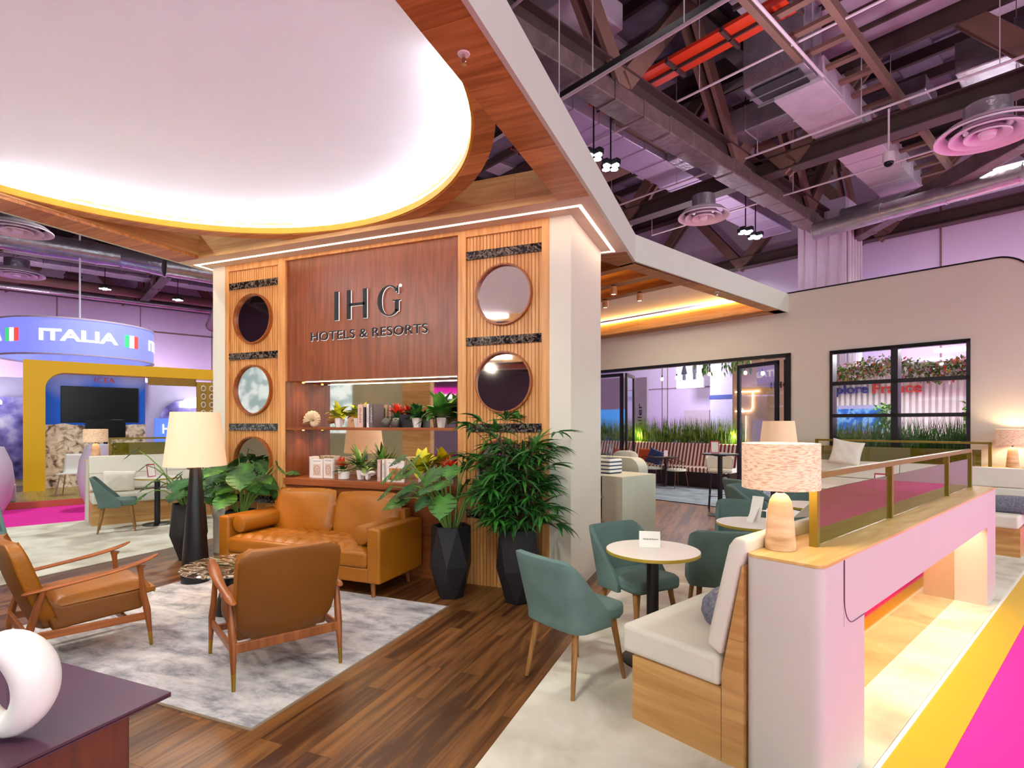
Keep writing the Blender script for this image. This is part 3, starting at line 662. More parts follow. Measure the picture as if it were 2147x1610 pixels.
def make_planter():
    t = empty('planter_pot')
    rs = ((0, .115, 0), (.30, .20, .5), (.66, .185, 0)); n = 6; m = MB(); v = []
    for z, r, o in rs:
        for k in range(n): a = 2*PI*(k+o)/n+.3; v.append((r*math.cos(a), r*math.sin(a), z))
    f = [tuple(range(n-1, -1, -1))]
    for lv, o in ((0, 0), (1, 1)):
        for k in range(n):
            a, b2 = lv*n+k, lv*n+(k+1) % n; c, d = (lv+1)*n+k, (lv+1)*n+(k+1) % n
            if lv == 0: f += [(a, b2, c), (b2, d, c)]
            else: f += [(a, d, c), (a, b2, d)]
    m.add(v, f); v = []
    for r, z in ((.185, .66), (.165, .66), (.160, .60)):
        for k in range(n): a = 2*PI*k/n+.3; v.append((r*math.cos(a), r*math.sin(a), z))
    m.add(v, [(i*n+k, i*n+(k+1) % n, (i+1)*n+(k+1) % n, (i+1)*n+k) for i in (0, 1) for k in range(n)])
    m.build('pot', K['blackplant'], t, smooth=False, bevel=.003)
    m = MB(); m.grid(lambda i, j: ((.158*j)*math.cos(2*PI*i), (.158*j)*math.sin(2*PI*i), .625+.012*math.sin(i*40)*math.cos(j*9)), 24, 5); m.build('bark_mulch', K['soil'], t)
    return t

# ================================================================== sofa group
sofa = empty('sofa', (-3.98, 4.47, 0), 0, 'tan leather two seat sofa with bolsters against the sign wall', 'sofa')
for sx in (-1, 1):
    m = MB(); m.box(sx*1.0-(.14 if sx > 0 else 0), sx*1.0+(.14 if sx < 0 else 0), -.37, .36, .15, .65); m.build('armrest', K['leather'], sofa, bevel=.022, seg=3)
m = MB(); m.box(-.87, .87, -.36, .36, .15, .285); m.build('seat_base', K['leather'], sofa, bevel=.015, seg=3)
m = MB(); m.box(-.87, .87, .24, .36, .25, .74); m.build('back_frame', K['leather'], sofa, bevel=.02, seg=3)
m = MB()
def tuft(i, j):
    x, y = i*12, j*4; a = abs(math.sin(PI*x))*abs(math.sin(PI*y))
    ed = min(1, 12*min(i, 1-i, .5), 8*min(j, 1-j)); ed = max(0, ed)**.5
    return (-.86+1.72*i, -.375+.615*j, .405+.058*ed+.022*(a**.6)*ed)
m.grid(tuft, 96, 36); m.build('seat_tufting', K['leather'], sofa, ang=80)
m = MB(); m.box(-.865, .865, -.385, .25, .285, .44); m.build('seat_cushion', K['leather'], sofa, bevel=.035, seg=4)
for s, (x0, x1) in enumerate(((-.82, -.005), (.005, .82))):
    m = MB()
    def fn(sd):
        def g(i, j):
            a, b2 = 2*i-1, 2*j-1; e = max(0, (1-abs(a)**6)*(1-abs(b2)**6))**.4
            cx = (x0+x1)/2; w = (x1-x0)/2; zc = .655; h = .235
            x = cx+a*w*(1-.05*abs(b2)**4); z = zc+b2*h*(1-.04*abs(a)**4)+.008*math.sin(a*3+s)
            return (x, .185+.10*(b2*.5+.5)+sd*(.085*e+.004*math.sin(5*a+b2*3)), z)
        return g
    m.grid(fn(1), 24, 20); m.grid(fn(-1), 24, 20); o = m.build('back_cushion', K['leather'], sofa, ang=80); o.modifiers.new('w', 'WELD').merge_threshold = .001
for sx in (-1, 1):
    m = MB(); m.v = []; pr = [(.0005, -.31), (.07, -.31), (.086, -.30), (.09, -.28), (.09, .24), (.08, .262), (.0005, .262)]
    m.lathe(pr, n=28); m.v = [(x+sx*.762, z, y+.572) for x, y, z in m.v]
    tag(m.build('bolster', K['leather'], loc=(-3.98, 4.45, 0), ang=40), 'tan leather bolster against the %s sofa arm' % ('left' if sx < 0 else 'right'), 'bolster cushion')
for sx in (-1, 1):
    for sy in (-1, 1): m = MB(); m.cyl((sx*.86, sy*.27, .15), (sx*.88, sy*.29, 0), .026, .017, 14); m.build('leg', K['teak'], sofa)
lc = make_lounge(); lc.location = (-2.92, 2.845, .009); lc.rotation_euler = (0, 0, math.radians(60))
tag(lc, 'tan leather lounge armchair seen from behind on the grey rug', 'armchair', 'lounge armchairs by the sofa')
l2 = dup(lc, (-4.34, 2.45, .009), math.radians(-18), 'tan leather lounge armchair seen from its side at the left edge')
fl = make_floor_lamp(); fl.location = (-5.08, 3.92, 0)
tag(fl, 'tall lit floor lamp with black conical base beside the sofa', 'floor lamp', 'cone base floor lamps')
f2 = dup(fl, (.53, 8.93, 0), 0, 'floor lamp with white shade glowing beside the folding door', scale=.955)
light('POINT', 'lamp_bulb', (-5.08, 3.92, 1.45), 26, (1, .80, .55), .09); light('POINT', 'lamp_bulb', (.53, 8.93, 1.4), 16, (1, .84, .62), .09)
# coffee table with a marble top on a black drum
t = empty('coffee_table', (-3.97, 3.42, .009), 0, 'round low table with veined brown marble top in front of the sofa', 'coffee table')
m = MB(); m.lathe([(.0005, .40), (.395, .40), (.405, .392), (.395, .378), (.0005, .372)], n=64); m.build('tabletop', K['marbletop'], t)
m = MB(); m.lathe([(.0005, 0), (.16, 0), (.15, .03), (.07, .3), (.12, .372), (.0005, .372)], n=40); m.build('pedestal', K['black'], t)
# front left console and its sculpture
cs = empty('console_cabinet', (-2.6, .55, 0), 0, 'dark red brown wooden console in the bottom left corner', 'console')
mah = plain('mahogany_stain', '#4a2436', .34, var=.06); mah2 = wood('mahogany_front', '#4a170a', '#70280f', 'z', .35, fine=18)
m = MB(); m.extr([(-.9, -.9, .75), (.935, -.9, .75), (.935, .65, .75), (-.9, .65, .75)], (0, 0, -.006)); m.extr([(-.9, -.9, .744), (.935, -.9, .744), (.935, .65, .744), (-.9, .65, .744)], (0, 0, -.004))
m.extr([(.935, -.9, .742), (.935, -.9, .735), (.86, -.9, .705), (-.9, -.9, .705), (-.9, -.9, .742)], (0, 1.55, 0)); m.build('top', mah, cs, smooth=False)
m = MB(); m.box(-.88, .845, -.88, .58, .0, .71); m.build('body', mah2, cs, bevel=.004)
m = MB(); m.tube([(.852, -.55+.5*math.cos(a), .30+.28*math.sin(a)) for a in [PI*i/20 for i in range(21)]], .008, 8); m.build('arch_moulding', mah, cs)
m = MB()
def sculpt(i, j):
    a = 2*PI*i; b2 = 2*PI*j
    R1, R2 = .088, .128; tx = R1*math.cos(a); tz = R2*math.sin(a)*(1-.10*math.cos(a))
    r = .050+.016*math.cos(a-.5); n = Vector((math.cos(a)*R2, 0, math.sin(a)*R1)).normalized()
    return (tx+n.x*r*math.cos(b2), r*1.15*math.sin(b2), tz+n.z*r*math.cos(b2))
m.grid(sculpt, 48, 24, cu=True, cv=True)
o = m.build('ring_sculpture', K['offwhite'], ang=180); o.scale = (.80, .80, .80); o.location = (-1.825, .855, .75+.143); o.rotation_euler = (0, 0, math.radians(28)); tag(o, 'white matt rounded loop sculpture on the dark console', 'sculpture')
m = MB(); m.box(-.05, .05, -.002, .002, 0, .075)
o = m.build('acrylic_sign_holder', K['glassclear'], smooth=False); o.location = (-1.99, .97, .751); o.rotation_euler = (0, 0, .4); tag(o, 'small clear acrylic stand on the console behind the loop sculpture', 'sign holder')

# ================================================================== right seating : partition, bench, tables, chairs
def partition(name, label, u0, u1, v0, v1, side, legs, open_z, rail_v, rail_u, bronze_u=None, seat=True, seatdir=-1, base_u=None, glass_h=(1.015, 1.275), groove=True):
    """half height divider with a brass rail; side=+1 when the open face looks towards +u"""
    o0 = B((u0+u1)/2, (v0+v1)/2, 0); T = Matrix.Translation((-(u0+u1)/2, -(v0+v1)/2, 0))
    t = empty(name, o0, RB, label, 'partition')
    def MT(): m = MB(); m.T = T; return m
    def foot(a0, b0, a1, b1, rr, near, far):
        P = []
        for cx, cy, q, on in ((a0, b0, 2, near), (a1, b0, 3, near), (a1, b1, 0, far), (a0, b1, 1, far)):
            if not on: P.append((cx, cy)); continue
            sx, sy = (1 if cx == a0 else -1), (1 if cy == b0 else -1)
            P += [(cx+sx*rr+rr*math.cos(q*PI/2+PI/2*k/6), cy+sy*rr+rr*math.sin(q*PI/2+PI/2*k/6)) for k in range(7)]
        return P
    for a, b2, n_, f_ in ((v0, v0+legs[0], True, False), (v1-legs[1], v1, False, True)):
        m = MT(); m.prism(foot(u0, a, u1, b2, .05, n_, f_), 0, .997); m.build('leg_panel', K['lilac'], t)
    m = MT()
    if side > 0: m.box(u1-.06, u1+.002, v0+legs[0]-.28, v1-.35, open_z, .997); m.box(u0, u1-.06, v0+legs[0], v1-legs[1], open_z+.1, .997); m.box(u0, u0+.03, v0+legs[0], v1-legs[1], 0, .997)
    else: m.box(u0, u1, v0+legs[0], v1-legs[1], 0, .997)
    m.build('apron', K['lilac'], t, smooth=False)
    m = MT(); m.prism(foot(u0-.002, v0-.002, u1+.003, v1+.002, .051, True, True), .997, 1.01); m.build('oak_top', K['oaktop'], t)
    if bronze_u:
        m = MT(); m.box(bronze_u-.01, bronze_u, v0+legs[0], v1-legs[1], 0, open_z+.1); m.build('bronze_mirror', plain('bronze_mirror', '#d99a48', .05, metal=1), t, smooth=False)
        m = MT(); m.box(bronze_u+.02, u1-.08, v0+legs[0]+.02, v1-legs[1]-.02, open_z+.075, open_z+.095); m.build('led_strip', K['led2'], t, smooth=False)
    m = MT()
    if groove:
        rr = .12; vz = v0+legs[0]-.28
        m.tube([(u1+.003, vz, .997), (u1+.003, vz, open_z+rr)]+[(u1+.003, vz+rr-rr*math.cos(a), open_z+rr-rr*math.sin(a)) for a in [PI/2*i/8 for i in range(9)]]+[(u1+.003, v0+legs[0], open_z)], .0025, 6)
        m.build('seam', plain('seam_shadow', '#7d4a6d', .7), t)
    if rail_v:
        rt = empty('glass_rail', B(rail_u, (rail_v[0]+rail_v[-1])/2, 1.01), RB, 'brass rail with olive glass panes on top of '+label.split(' with')[0], 'railing')
        T2 = Matrix.Translation((-rail_u, -(rail_v[0]+rail_v[-1])/2, -1.01))
        for v in rail_v: m = MB(); m.T = T2; m.box(rail_u-.018, rail_u+.018, v-.018, v+.018, 1.01, 1.335); m.build('post', K['gold'], rt, smooth=False)
        m = MB(); m.T = T2; m.box(rail_u-.018, rail_u+.018, rail_v[0]-.018, rail_v[-1]+.018, 1.335, 1.365); m.build('top_rail', K['gold'], rt, smooth=False)
        for a, b2 in zip(rail_v[:-1], rail_v[1:]): m = MB(); m.T = T2; m.box(rail_u-.004, rail_u+.004, a+.018, b2-.018, glass_h[0], glass_h[1]); m.build('glass_pane', K['glassolive'], rt, smooth=False)
    return t
partition('half_wall_divider', 'white and pink half height divider with oak top along the magenta aisle', -1.183, -.853, 2.46, 6.75, 1, (.53, .47), .70, (2.84, 4.06, 5.63, 6.57), -1.02, bronze_u=-1.08)
light('AREA', 'divider_led', B(-.965, 4.63, .765), 15, (1, .82, .52), .10, 3.1, rot=(0, 0, RB))
def bench(label, core, v0, v1, front, d, wm, cat='bench'):
    """upholstered bench; core = u of the wall behind, front = u of the plinth front, d = +1/-1 direction from wall to front"""
    o0 = B(front, (v0+v1)/2, 0); T = Matrix.Translation((-front, -(v0+v1)/2, 0)); t = empty('upholstered_bench', o0, RB, label, cat)
    def X(u): return core+d*u
    w = abs(front-core)
    m = MB(); m.T = T; m.extr([(X(.108), v0, 0), (X(w), v0, 0), (X(w), v0, .35), (X(.108), v0, .35)], (0, v1-v0, 0)); m.build('plinth', K[wm], t, smooth=False)
    m = MB(); m.T = T; m.extr([(X(.0), v0, 0), (X(.105), v0, 0), (X(.105), v0, .42), (X(.005), v0, .95), (X(0), v0, .95)], (0, v1-v0, 0)); m.build('back_wedge', K[wm], t, smooth=False)
    n = max(1, round((v1-v0)/1.06)); L = (v1-v0)/n
    for k in range(n):
        a, b2 = v0+k*L, v0+(k+1)*L
        m = MB(); m.T = T; m.extr([(X(.115), a, .35), (X(w+.075), a, .35), (X(w+.075), a, .505), (X(.115), a, .495)], (0, b2-a-.004, 0)); m.build('seat_cushion', K['linen'], t, bevel=.028, seg=4)
        m = MB(); m.T = T; m.extr([(X(.11), a, .50), (X(.19), a, .54), (X(.075), a, 1.03), (X(.045), a, 1.075), (X(-.01), a, 1.075), (X(-.015), a, 1.02), (X(.005), a, .97)], (0, b2-a-.004, 0)); m.build('back_cushion', K['linen'], t, bevel=.022, seg=4)
        m = MB(); m.T = T; m.obox((X(.133), a, .80), (X(.133), b2-.004, .80), .004, .006); m.build('stitch_seam', plain('seam_fabric', '#b8a998', .9) if 'seam_fabric' not in bpy.data.materials else bpy.data.materials['seam_fabric'], t, smooth=False)
    return t
bench('cream upholstered bench with oak plinth along the inner side of the near divider', -1.185, 2.455, 6.70, -1.797, -1, 'oakface')
# grey round cushion on the near bench
def bolster(loc, rz, L, r, label):
    m = MB(); N = 20
    def fn(i, j):
        a = 2*PI*i; q = 2*j-1; k = (1-abs(q)**5)**.5*(1+.03*math.sin(9*a+q*4)); return (q*L/2, r*k*math.cos(a), r*k*math.sin(a))
    m.grid(fn, 32, 26, cu=True); o = m.build('bolster_cushion', K['greyfab'], ang=180); o.location = loc; o.rotation_euler = (0, 0, rz); return tag(o, label, 'cushion')
bolster(B(-1.475, 2.93, .60), RB+PI/2, .44, .108, 'dark grey woven bolster on the near cream bench')
tl = make_table_lamp(); tl.location = B(-1.105, 2.66, 1.01); tag(tl, 'travertine table lamp with linen drum shade at the near end of the divider', 'table lamp', 'travertine table lamps on the dividers')
light('POINT', 'table_bulb', B(-1.105, 2.66, 1.39), 9, (1, .80, .55), .05)
# chairs and tables
dc = make_dining_chair(); dc.location = (-.95, 3.36, .009); dc.rotation_euler = (0, 0, math.radians(-29))
tag(dc, 'teal velvet chair seen from behind, nearest the camera at the first white table', 'chair', 'teal velvet dining chairs')
bt = make_bistro(); bt.location = (-.54, 3.79, .009); tag(bt, 'round white table with brass edge nearest the camera, holding one card', 'table', 'round white bistro tables')
DC = lambda x, y, r, l: dup(dc, (x, y, .009), math.radians(r), l)
BT = lambda x, y, l: dup(bt, (x, y, .009), 0, l)
DC(-.70, 4.18, -128, 'teal velvet chair behind the nearest white table, seat turned to the right')
DC(-.15, 4.60, 12, 'teal velvet chair seen from behind between the nearest table and the travertine lamp')
BT(.12, 5.14, 'round white table just behind the travertine lamp with a tent card')
DC(.02, 5.86, 178, 'teal velvet chair behind the table with the tent card')
BT(.68, 6.50, 'round white table right of the travertine lamp base')
DC(.62, 7.18, 170, 'teal velvet chair behind the table right of the travertine lamp')
DC(.78, 6.02, 10, 'teal velvet chair in front of the table right of the travertine lamp')
cc = make_club_chair(); cc.location = (.12, 8.36, 0); cc.rotation_euler = (0, 0, math.radians(-60)); tag(cc, 'teal high backed tub chair left of the travertine lamp by the passage', 'armchair', 'teal tub chairs')
dup(cc, (.20, 7.35, 0), math.radians(-100), 'teal tub chair with low wings just above the tent card table')
BT(1.00, 8.52, 'round white table at the far bench with a small white bottle')
# tent cards
def card(loc, rz, w=.115, h=.085, lean=.25, label='', txt=None):
    t = empty('tent_card', loc, rz, label, 'card')
    m = MB(); m.extr([(-w/2, -.03, 0), (w/2, -.03, 0), (w/2, 0, h), (-w/2, 0, h)], (0, .0015, 0)); m.extr([(-w/2, .03, 0), (w/2, .03, 0), (w/2, 0, h), (-w/2, 0, h)], (0, .0015, 0)); m.build('card', K['offwhite'], t, smooth=False)
    if txt:
        o = text(txt, w*.72, .010, (.008, -.0155, h*.5), 0, K['black'], 'card_print', t, ext=.0003, rot=(PI/2-.35, 0, 0)); o.location = (.006, -.0165, h*.52)
    return t
card((-.57, 3.86, .755), math.radians(12), .14, .105, label='white folded card with a printed line on the nearest white table', txt='Hotels & Resorts')
t = empty('menu_stand', (.13, 5.22, .755), math.radians(-28), 'tall white plastic menu stand seen from behind on the second table', 'menu stand')
m = MB(); m.extr([(-.05, -.03, 0), (.05, -.03, 0), (.05, .05, .21), (-.05, .05, .21)], (0, .004, 0)); m.build('panel', K['offwhite'], t, smooth=False)
m = MB(); m.extr([(-.03, -.11, .0), (.03, -.11, 0), (.03, .0, .12), (-.03, .0, .12)], (0, .003, 0)); m.build('strut', K['offwhite'], t, smooth=False)
card((.26, 5.10, .755), math.radians(-10), .10, .13, label='small white card beside the tall menu stand', txt='Resorts')
m = MB(); m.cyl((0,0,0), (0,0,.09), .02, n=16); m.cyl((0,0,.09), (0,0,.115), .01, n=12); o = m.build('white_bottle', K['offwhite'], loc=(.98, 8.45, .755)); tag(o, 'small white bottle on the far round table', 'bottle')
m = MB()
m.extr([(-.11, 0, 0), (.11, 0, 0), (.11, .28, .002), (-.11, .28, .002)], (0, 0, .003)); m.extr([(-.11, 0, .003), (.11, 0, .003), (.09, -.16, .13), (-.13, -.16, .13)], (0, 0, .003))
o = m.build('open_brochure', K['offwhite'], smooth=False); o.location = (.40, 3.92, 1.012); o.rotation_euler = (0, 0, math.radians(40)); tag(o, 'open white brochure propped on the oak top behind the lamp', 'brochure')
# far bench on the right wall : built in the wall's own direction
def wbench(label, v_core, ua, ub, seatw=.60):
    o0 = B((ua+ub)/2, v_core, 0); T = Matrix.Translation((-(ua+ub)/2, -v_core, 0)); t = empty('upholstered_bench', o0, RB, label, 'bench')
    def Y(q): return v_core-q
    m = MB(); m.T = T; m.extr([(ua, Y(0), 0), (ua, Y(seatw+.08), 0), (ua, Y(seatw+.08), .35), (ua, Y(0), .35)], (ub-ua, 0, 0)); m.build('plinth', K['oakface'], t, smooth=False)
    n = max(1, round((ub-ua)/1.2)); L = (ub-ua)/n
    for k in range(n):
        a = ua+k*L
        m = MB(); m.T = T; m.extr([(a, Y(.05), .35), (a, Y(seatw+.14), .35), (a, Y(seatw+.14), .505), (a, Y(.05), .495)], (L-.004, 0, 0)); m.build('seat_cushion', K['linen'], t, bevel=.028, seg=4)
        m = MB(); m.T = T; m.extr([(a, Y(.05), .50), (a, Y(.17), .52), (a, Y(.10), .775), (a, Y(.05), .775)], (L-.004, 0, 0)); m.extr([(a, Y(.05), .78), (a, Y(.10), .78), (a, Y(.05), 1.03), (a, Y(-.02), 1.03)], (L-.004, 0, 0)); m.build('back_cushion', K['linen'], t, bevel=.016, seg=3)
    return t
wbench('long cream bench with oak plinth under the black framed window', 9.50, -3.6, -.90)
# rail with olive glass behind that bench
rt = empty('glass_rail', B(-2.33, 9.56, 1.03), RB, 'brass framed olive glass screen below the black window', 'railing'); T2 = Matrix.Translation((2.33, -9.56, -1.03))
for u in (-3.40, -1.27): m = MB(); m.T = T2; m.box(u-.018, u+.018, 9.54, 9.58, .9, 1.34); m.build('post', K['gold'], rt, smooth=False)
m = MB(); m.T = T2; m.box(-3.418, -1.252, 9.54, 9.58, 1.325, 1.355); m.build('top_rail', K['gold'], rt, smooth=False)
m = MB(); m.T = T2; m.box(-3.35, -1.36, 9.556, 9.564, .95, 1.25); m.build('glass_pane', K['glassolive'], rt, smooth=False)
m = MB(); T2b = Matrix.Translation((2.33, -9.7, 0)); m.T = T2b; m.box(-3.7, -.95, 9.55, 9.80, 0, 1.03)
tag(m.build('oak_ledge', K['oaktop'], loc=B(-2.33, 9.7, 0), rz=RB, smooth=False), 'oak ledge between the far bench and the cream wall', 'ledge')
pillow(B(-2.97, 9.42, .96), RB+math.radians(8), .44, .40, .17, K['pillow'], 'ivory square pillow propped on top of the far bench back', -.25, 3, .16)
bolster(B(-.98, 9.12, .60), RB, .62, .11, 'grey woven bolster at the right end of the far bench')
t = dup(tl, B(-1.06, 9.66, 1.03), 0, 'travertine table lamp glowing against the cream wall at the right edge')
light('POINT', 'table_bulb', B(-1.06, 9.66, 1.42), 14, (1, .80, .52), .05)
def holder(loc, rz, label, s=1.0, red=True):
    t = empty('card_holder', loc, rz, label, 'card holder')
    m = MB(); m.extr([(-.05*s, 0, 0), (.05*s, 0, 0), (.05*s, .03*s, .15*s), (-.05*s, .03*s, .15*s)], (0, .004, 0)); m.build('frame', plain('crimson_print', '#c0214f', .5) if 'crimson_print' not in bpy.data.materials else bpy.data.materials['crimson_print'], t, smooth=False)
    m = MB(); m.extr([(-.041*s, -.002, .012*s), (.041*s, -.002, .012*s), (.041*s, .025*s, .138*s), (-.041*s, .025*s, .138*s)], (0, .002, 0)); m.build('sheet', K['offwhite'], t, smooth=False)
    m = MB(); m.box(-.05*s, .05*s, -.03*s, .03*s, 0, .004); m.build('foot', K['offwhite'], t, smooth=False)
    return t
BT(1.62, 8.05, 'round white table hidden behind the divider glass')
holder((1.62, 8.05, .755), math.radians(-20), 'white card in a crimson holder seen above the divider rail', 1.5)

# ================================================================== left seating
partition('half_wall_divider', 'white half height divider with oak top at the far left', -11.44, -11.20, .72, 6.2, -1, (.3, .3), .7, (1.05, 2.6, 4.4, 6.0), -11.3, glass_h=(1.03, 1.28), groove=False)
bench('cream upholstered bench with oak plinth at the far left booth', -11.20, .76, 6.1, -10.67, 1, 'oakfacey')
dup(tl, B(-11.32, .86, 1.01), 0, 'travertine table lamp at the far left end of the seating')
light('POINT', 'table_bulb', B(-11.32, .86, 1.43), 5, (1, .80, .55), .05)
pillow(B(-10.93, 1.12, .50), RB+PI/2, .46, .36, .16, K['pillow'], 'ivory pillow lying against the far left bench back', .30, 5, .05)
BT(B(-10.25, 1.56).x, B(-10.25, 1.56).y, 'round white table before the far left bench')
q = B(-10.03, 1.03); DC(q.x, q.y, -26-8, 'teal chair on the left of the far left bistro table')
q = B(-10.0, 2.02); DC(q.x, q.y, 180-26+8, 'teal chair on the right of the far left bistro table, half behind leaves')
holder(B(-10.32, 1.50, .755), RB+PI/2+.5, 'white card in a crimson holder on the far left table', 1.35)
DC(-7.12, 3.05, -100, 'teal chair cut off by the left edge of the view')
# ================================================================== plants
def leafmat(name, c1, c2, rough=.55):
    m, n, l, p = base_mat(name); tc = n.new('ShaderNodeTexCoord'); nz = n.new('ShaderNodeTexNoise'); nz.inputs['Scale'].default_value = 7; nz.inputs['Detail'].default_value = 3
    r = n.new('ShaderNodeValToRGB'); r.color_ramp.elements[0].position = .35; r.color_ramp.elements[1].position = .65
    r.color_ramp.elements[0].color = hexc(c1); r.color_ramp.elements[1].color = hexc(c2)
    l.new(tc.outputs['Object'], nz.inputs['Vector']); l.new(nz.outputs[0], r.inputs[0]); l.new(r.outputs[0], p.inputs['Base Color']); p.inputs['Roughness'].default_value = rough
    return m
K['monst'] = leafmat('monstera_leaf', '#12340f', '#3f7a1c'); K['palm'] = leafmat('palm_leaf', '#134010', '#3a8426'); K['darkleaf'] = leafmat('dark_leaf', '#123a16', '#2f6a25')
K['lime'] = leafmat('yellow_leaf', '#b8b81c', '#f0e23a', .5); K['redleaf'] = leafmat('red_leaf', '#c02010', '#f8501c', .5); K['varie'] = leafmat('striped_leaf', '#2f5a1e', '#b9bf6a', .5)
K['midleaf'] = leafmat('mid_leaf', '#2c6a1e', '#6c9e34'); K['stem'] = plain('green_stem', '#6f8f3c', .5); K['cane'] = plain('brown_cane', '#4d3a20', .7); K['grass'] = leafmat('reed_grass', '#3d6a1c', '#9bb43c', .6)
def frame_of(d, up=Vector((0, 0, 1))):
    d = d.normalized(); s = d.cross(up)
    if s.length < .05: s = Vector((1, 0, 0))
    s.normalize(); return d, s, s.cross(d)
def blade(m, p, d, L, w, droop=.4, n=5, mi=0, fold=.15, roll=0, shape=.45):
    """pointed leaf, two quads wide"""
    d, s, u = frame_of(Vector(d)); 
    if roll: s = s*math.cos(roll)+u*math.sin(roll)
    v = []; q = Vector(p); dd = d.copy()
    for i in range(n+1):
        t = i/n; ww = w*(math.sin(PI*min(1, t**shape if t > 0 else 0))**.8 if 0 < t < 1 else 0)+.0004
        un = s.cross(dd).normalized()
        v += [q-s*ww+un*ww*fold*2, q.copy(), q+s*ww+un*ww*fold*2]
        dd = (dd+Vector((0, 0, -droop/n))).normalized(); q = q+dd*(L/n)
    f = []
    for i in range(n): a = i*3; f += [(a, a+1, a+4, a+3), (a+1, a+2, a+5, a+4)]
    m.add(v, f, mi)
def monstera(m, p, d, nrm, size, mi=0):
    """heart shaped leaf with slits; p = leaf base, d = direction of the tip, nrm = face normal"""
    d = Vector(d).normalized(); nrm = Vector(nrm); nrm = (nrm-d*nrm.dot(d)).normalized(); s = d.cross(nrm)
    def pt(x, y): # x sideways (-1..1) y along (0..1)
        z = -.16*abs(x)**1.5*1.0-.12*(y-.3)**2
        return Vector(p)+s*(x*size)+d*(y*size)+nrm*(z*size)
    N = 5
    for sg in (-1, 1):
        prev = None; v = []; f = []
        for k in range(N):
            # each lobe is a finger from the midrib, with a gap between neighbours
            y0, y1 = -.06+k/N*.95, -.06+(k+.80 if k < N-1 else k+1)/N*.95
            def edge(y):
                tt = max(0, min(1, (y+.06)/1.0)); return .58*math.sin(PI*min(1, tt**.72))**.75
            a0, a1 = edge(y0+.02), edge(y1+.02); sh = .10-.02*k
            inner = .20 if k % 2 else .30
            base = len(v)
            v += [pt(0, max(0, y0)), pt(sg*a0*inner*1.6, y0-sh*.4), pt(sg*a0, y0-sh-(.08 if k == 0 else 0)), pt(sg*a1, y1-sh*.9), pt(sg*a1*inner*1.6, y1-sh*.2+.02), pt(0, max(0, y1+.02 if k < N-1 else 1.0))]
            f += [(base, base+1, base+4, base+5), (base+1, base+2, base+3, base+4)]
            if prev is not None: f.append((prev+5, prev+4, base+1, base))
            prev = base
        m.add(v, f, mi)
rp = random.Random(11)
def potted_monstera(loc, label, spread, n, hmin, hmax, dirs=None, size=(.17, .27), pot=None):
    t = dup(pot, loc, rp.uniform(0, 1), label) if pot else None
    t['category'] = 'plant'
    m = MB(); ms = MB()
    for i in range(n):
        az = rp.uniform(*dirs) if dirs else rp.uniform(0, 2*PI)
        h = rp.uniform(hmin, hmax); R2 = spread*rp.uniform(.35, 1)*(1 if h < (hmin+hmax)/2 else .8)
        tip = Vector((R2*math.cos(az), R2*math.sin(az), h)); b0 = Vector((.04*math.cos(az), .04*math.sin(az), .62))
        pts = [b0.lerp(tip, q)+Vector((0, 0, .10*math.sin(PI*q))) for q in (0, .25, .5, .75, 1)]
        ms.tube(pts, [.010, .009, .008, .006, .005], 6)
        sz = rp.uniform(*size); out = Vector((math.cos(az), math.sin(az), -.45-.5*rp.random())); nr = Vector((math.cos(az)*.5-.15, math.sin(az)*.4-.45, .9))
        monstera(m, tip, out, nr, sz, 0 if rp.random() < .7 else 1)
    ez = t.rotation_euler[2]; t.rotation_euler[2] = 0
    m.build('foliage', [K['monst'], K['darkleaf']], t, recalc=False); ms.build('stems', K['stem'], t)
    return t
pot = make_planter(); pot.location = (-2.47, 4.50, 0)
tag(pot, 'faceted black planter with a monstera and bark chips right of the sofa', 'plant')
def fill_monstera(t, spread, n, hmin, hmax, bias, size, seed, extra=()):
    r = random.Random(seed); m = MB(); ms = MB(); L = [(None,)*3]*n+list(extra)
    for az, R2, h in L:
        if az is None:
            az = r.uniform(0, 2*PI); az = az+bias[1]*math.sin(bias[0]-az); h = r.uniform(hmin, hmax); R2 = spread*r.uniform(.25, 1)
        tip = Vector((R2*math.cos(az), R2*math.sin(az)*.75, h)); b0 = Vector((.05*math.cos(az), .05*math.sin(az), .62))
        ms.tube([b0.lerp(tip, q)+Vector((0, 0, .12*math.sin(PI*q))) for q in (0, .25, .5, .75, 1)], [.010, .009, .008, .006, .005], 6)
        out = Vector((math.cos(az), math.sin(az)*.8, -.35-.6*r.random())); nr = Vector((math.cos(az)*.5-.1, -.55, .8+.3*r.random()))
        monstera(m, tip, out, nr, r.uniform(*size), 0 if r.random() < .65 else 1)
    m.build('foliage', [K['monst'], K['darkleaf']], t, recalc=False); ms.build('stems', K['stem'], t)
p2 = dup(pot, (-1.84, 4.60, 0), .5, 'tall faceted black planter with a bushy lady palm against the column')
p3 = dup(pot, (-6.02, 4.56, 0), .2, 'faceted black planter with a monstera behind the floor lamp')
fill_monstera(pot, .52, 26, .90, 1.32, (PI, .4), (.16, .25), 5, [(PI*1.06, .62, 1.0), (PI*.98, .66, 1.14), (.3, .4, 1.2), (-1.2, .3, 1.22), (PI*1.3, .45, 1.05)])
fill_monstera(p3, .56, 26, .72, 1.36, (0, .3), (.15, .24), 9, [(PI, .6, 1.1), (PI*.9, .5, .85), (PI*1.1, .62, 1.3), (PI*1.2, .5, .78)])
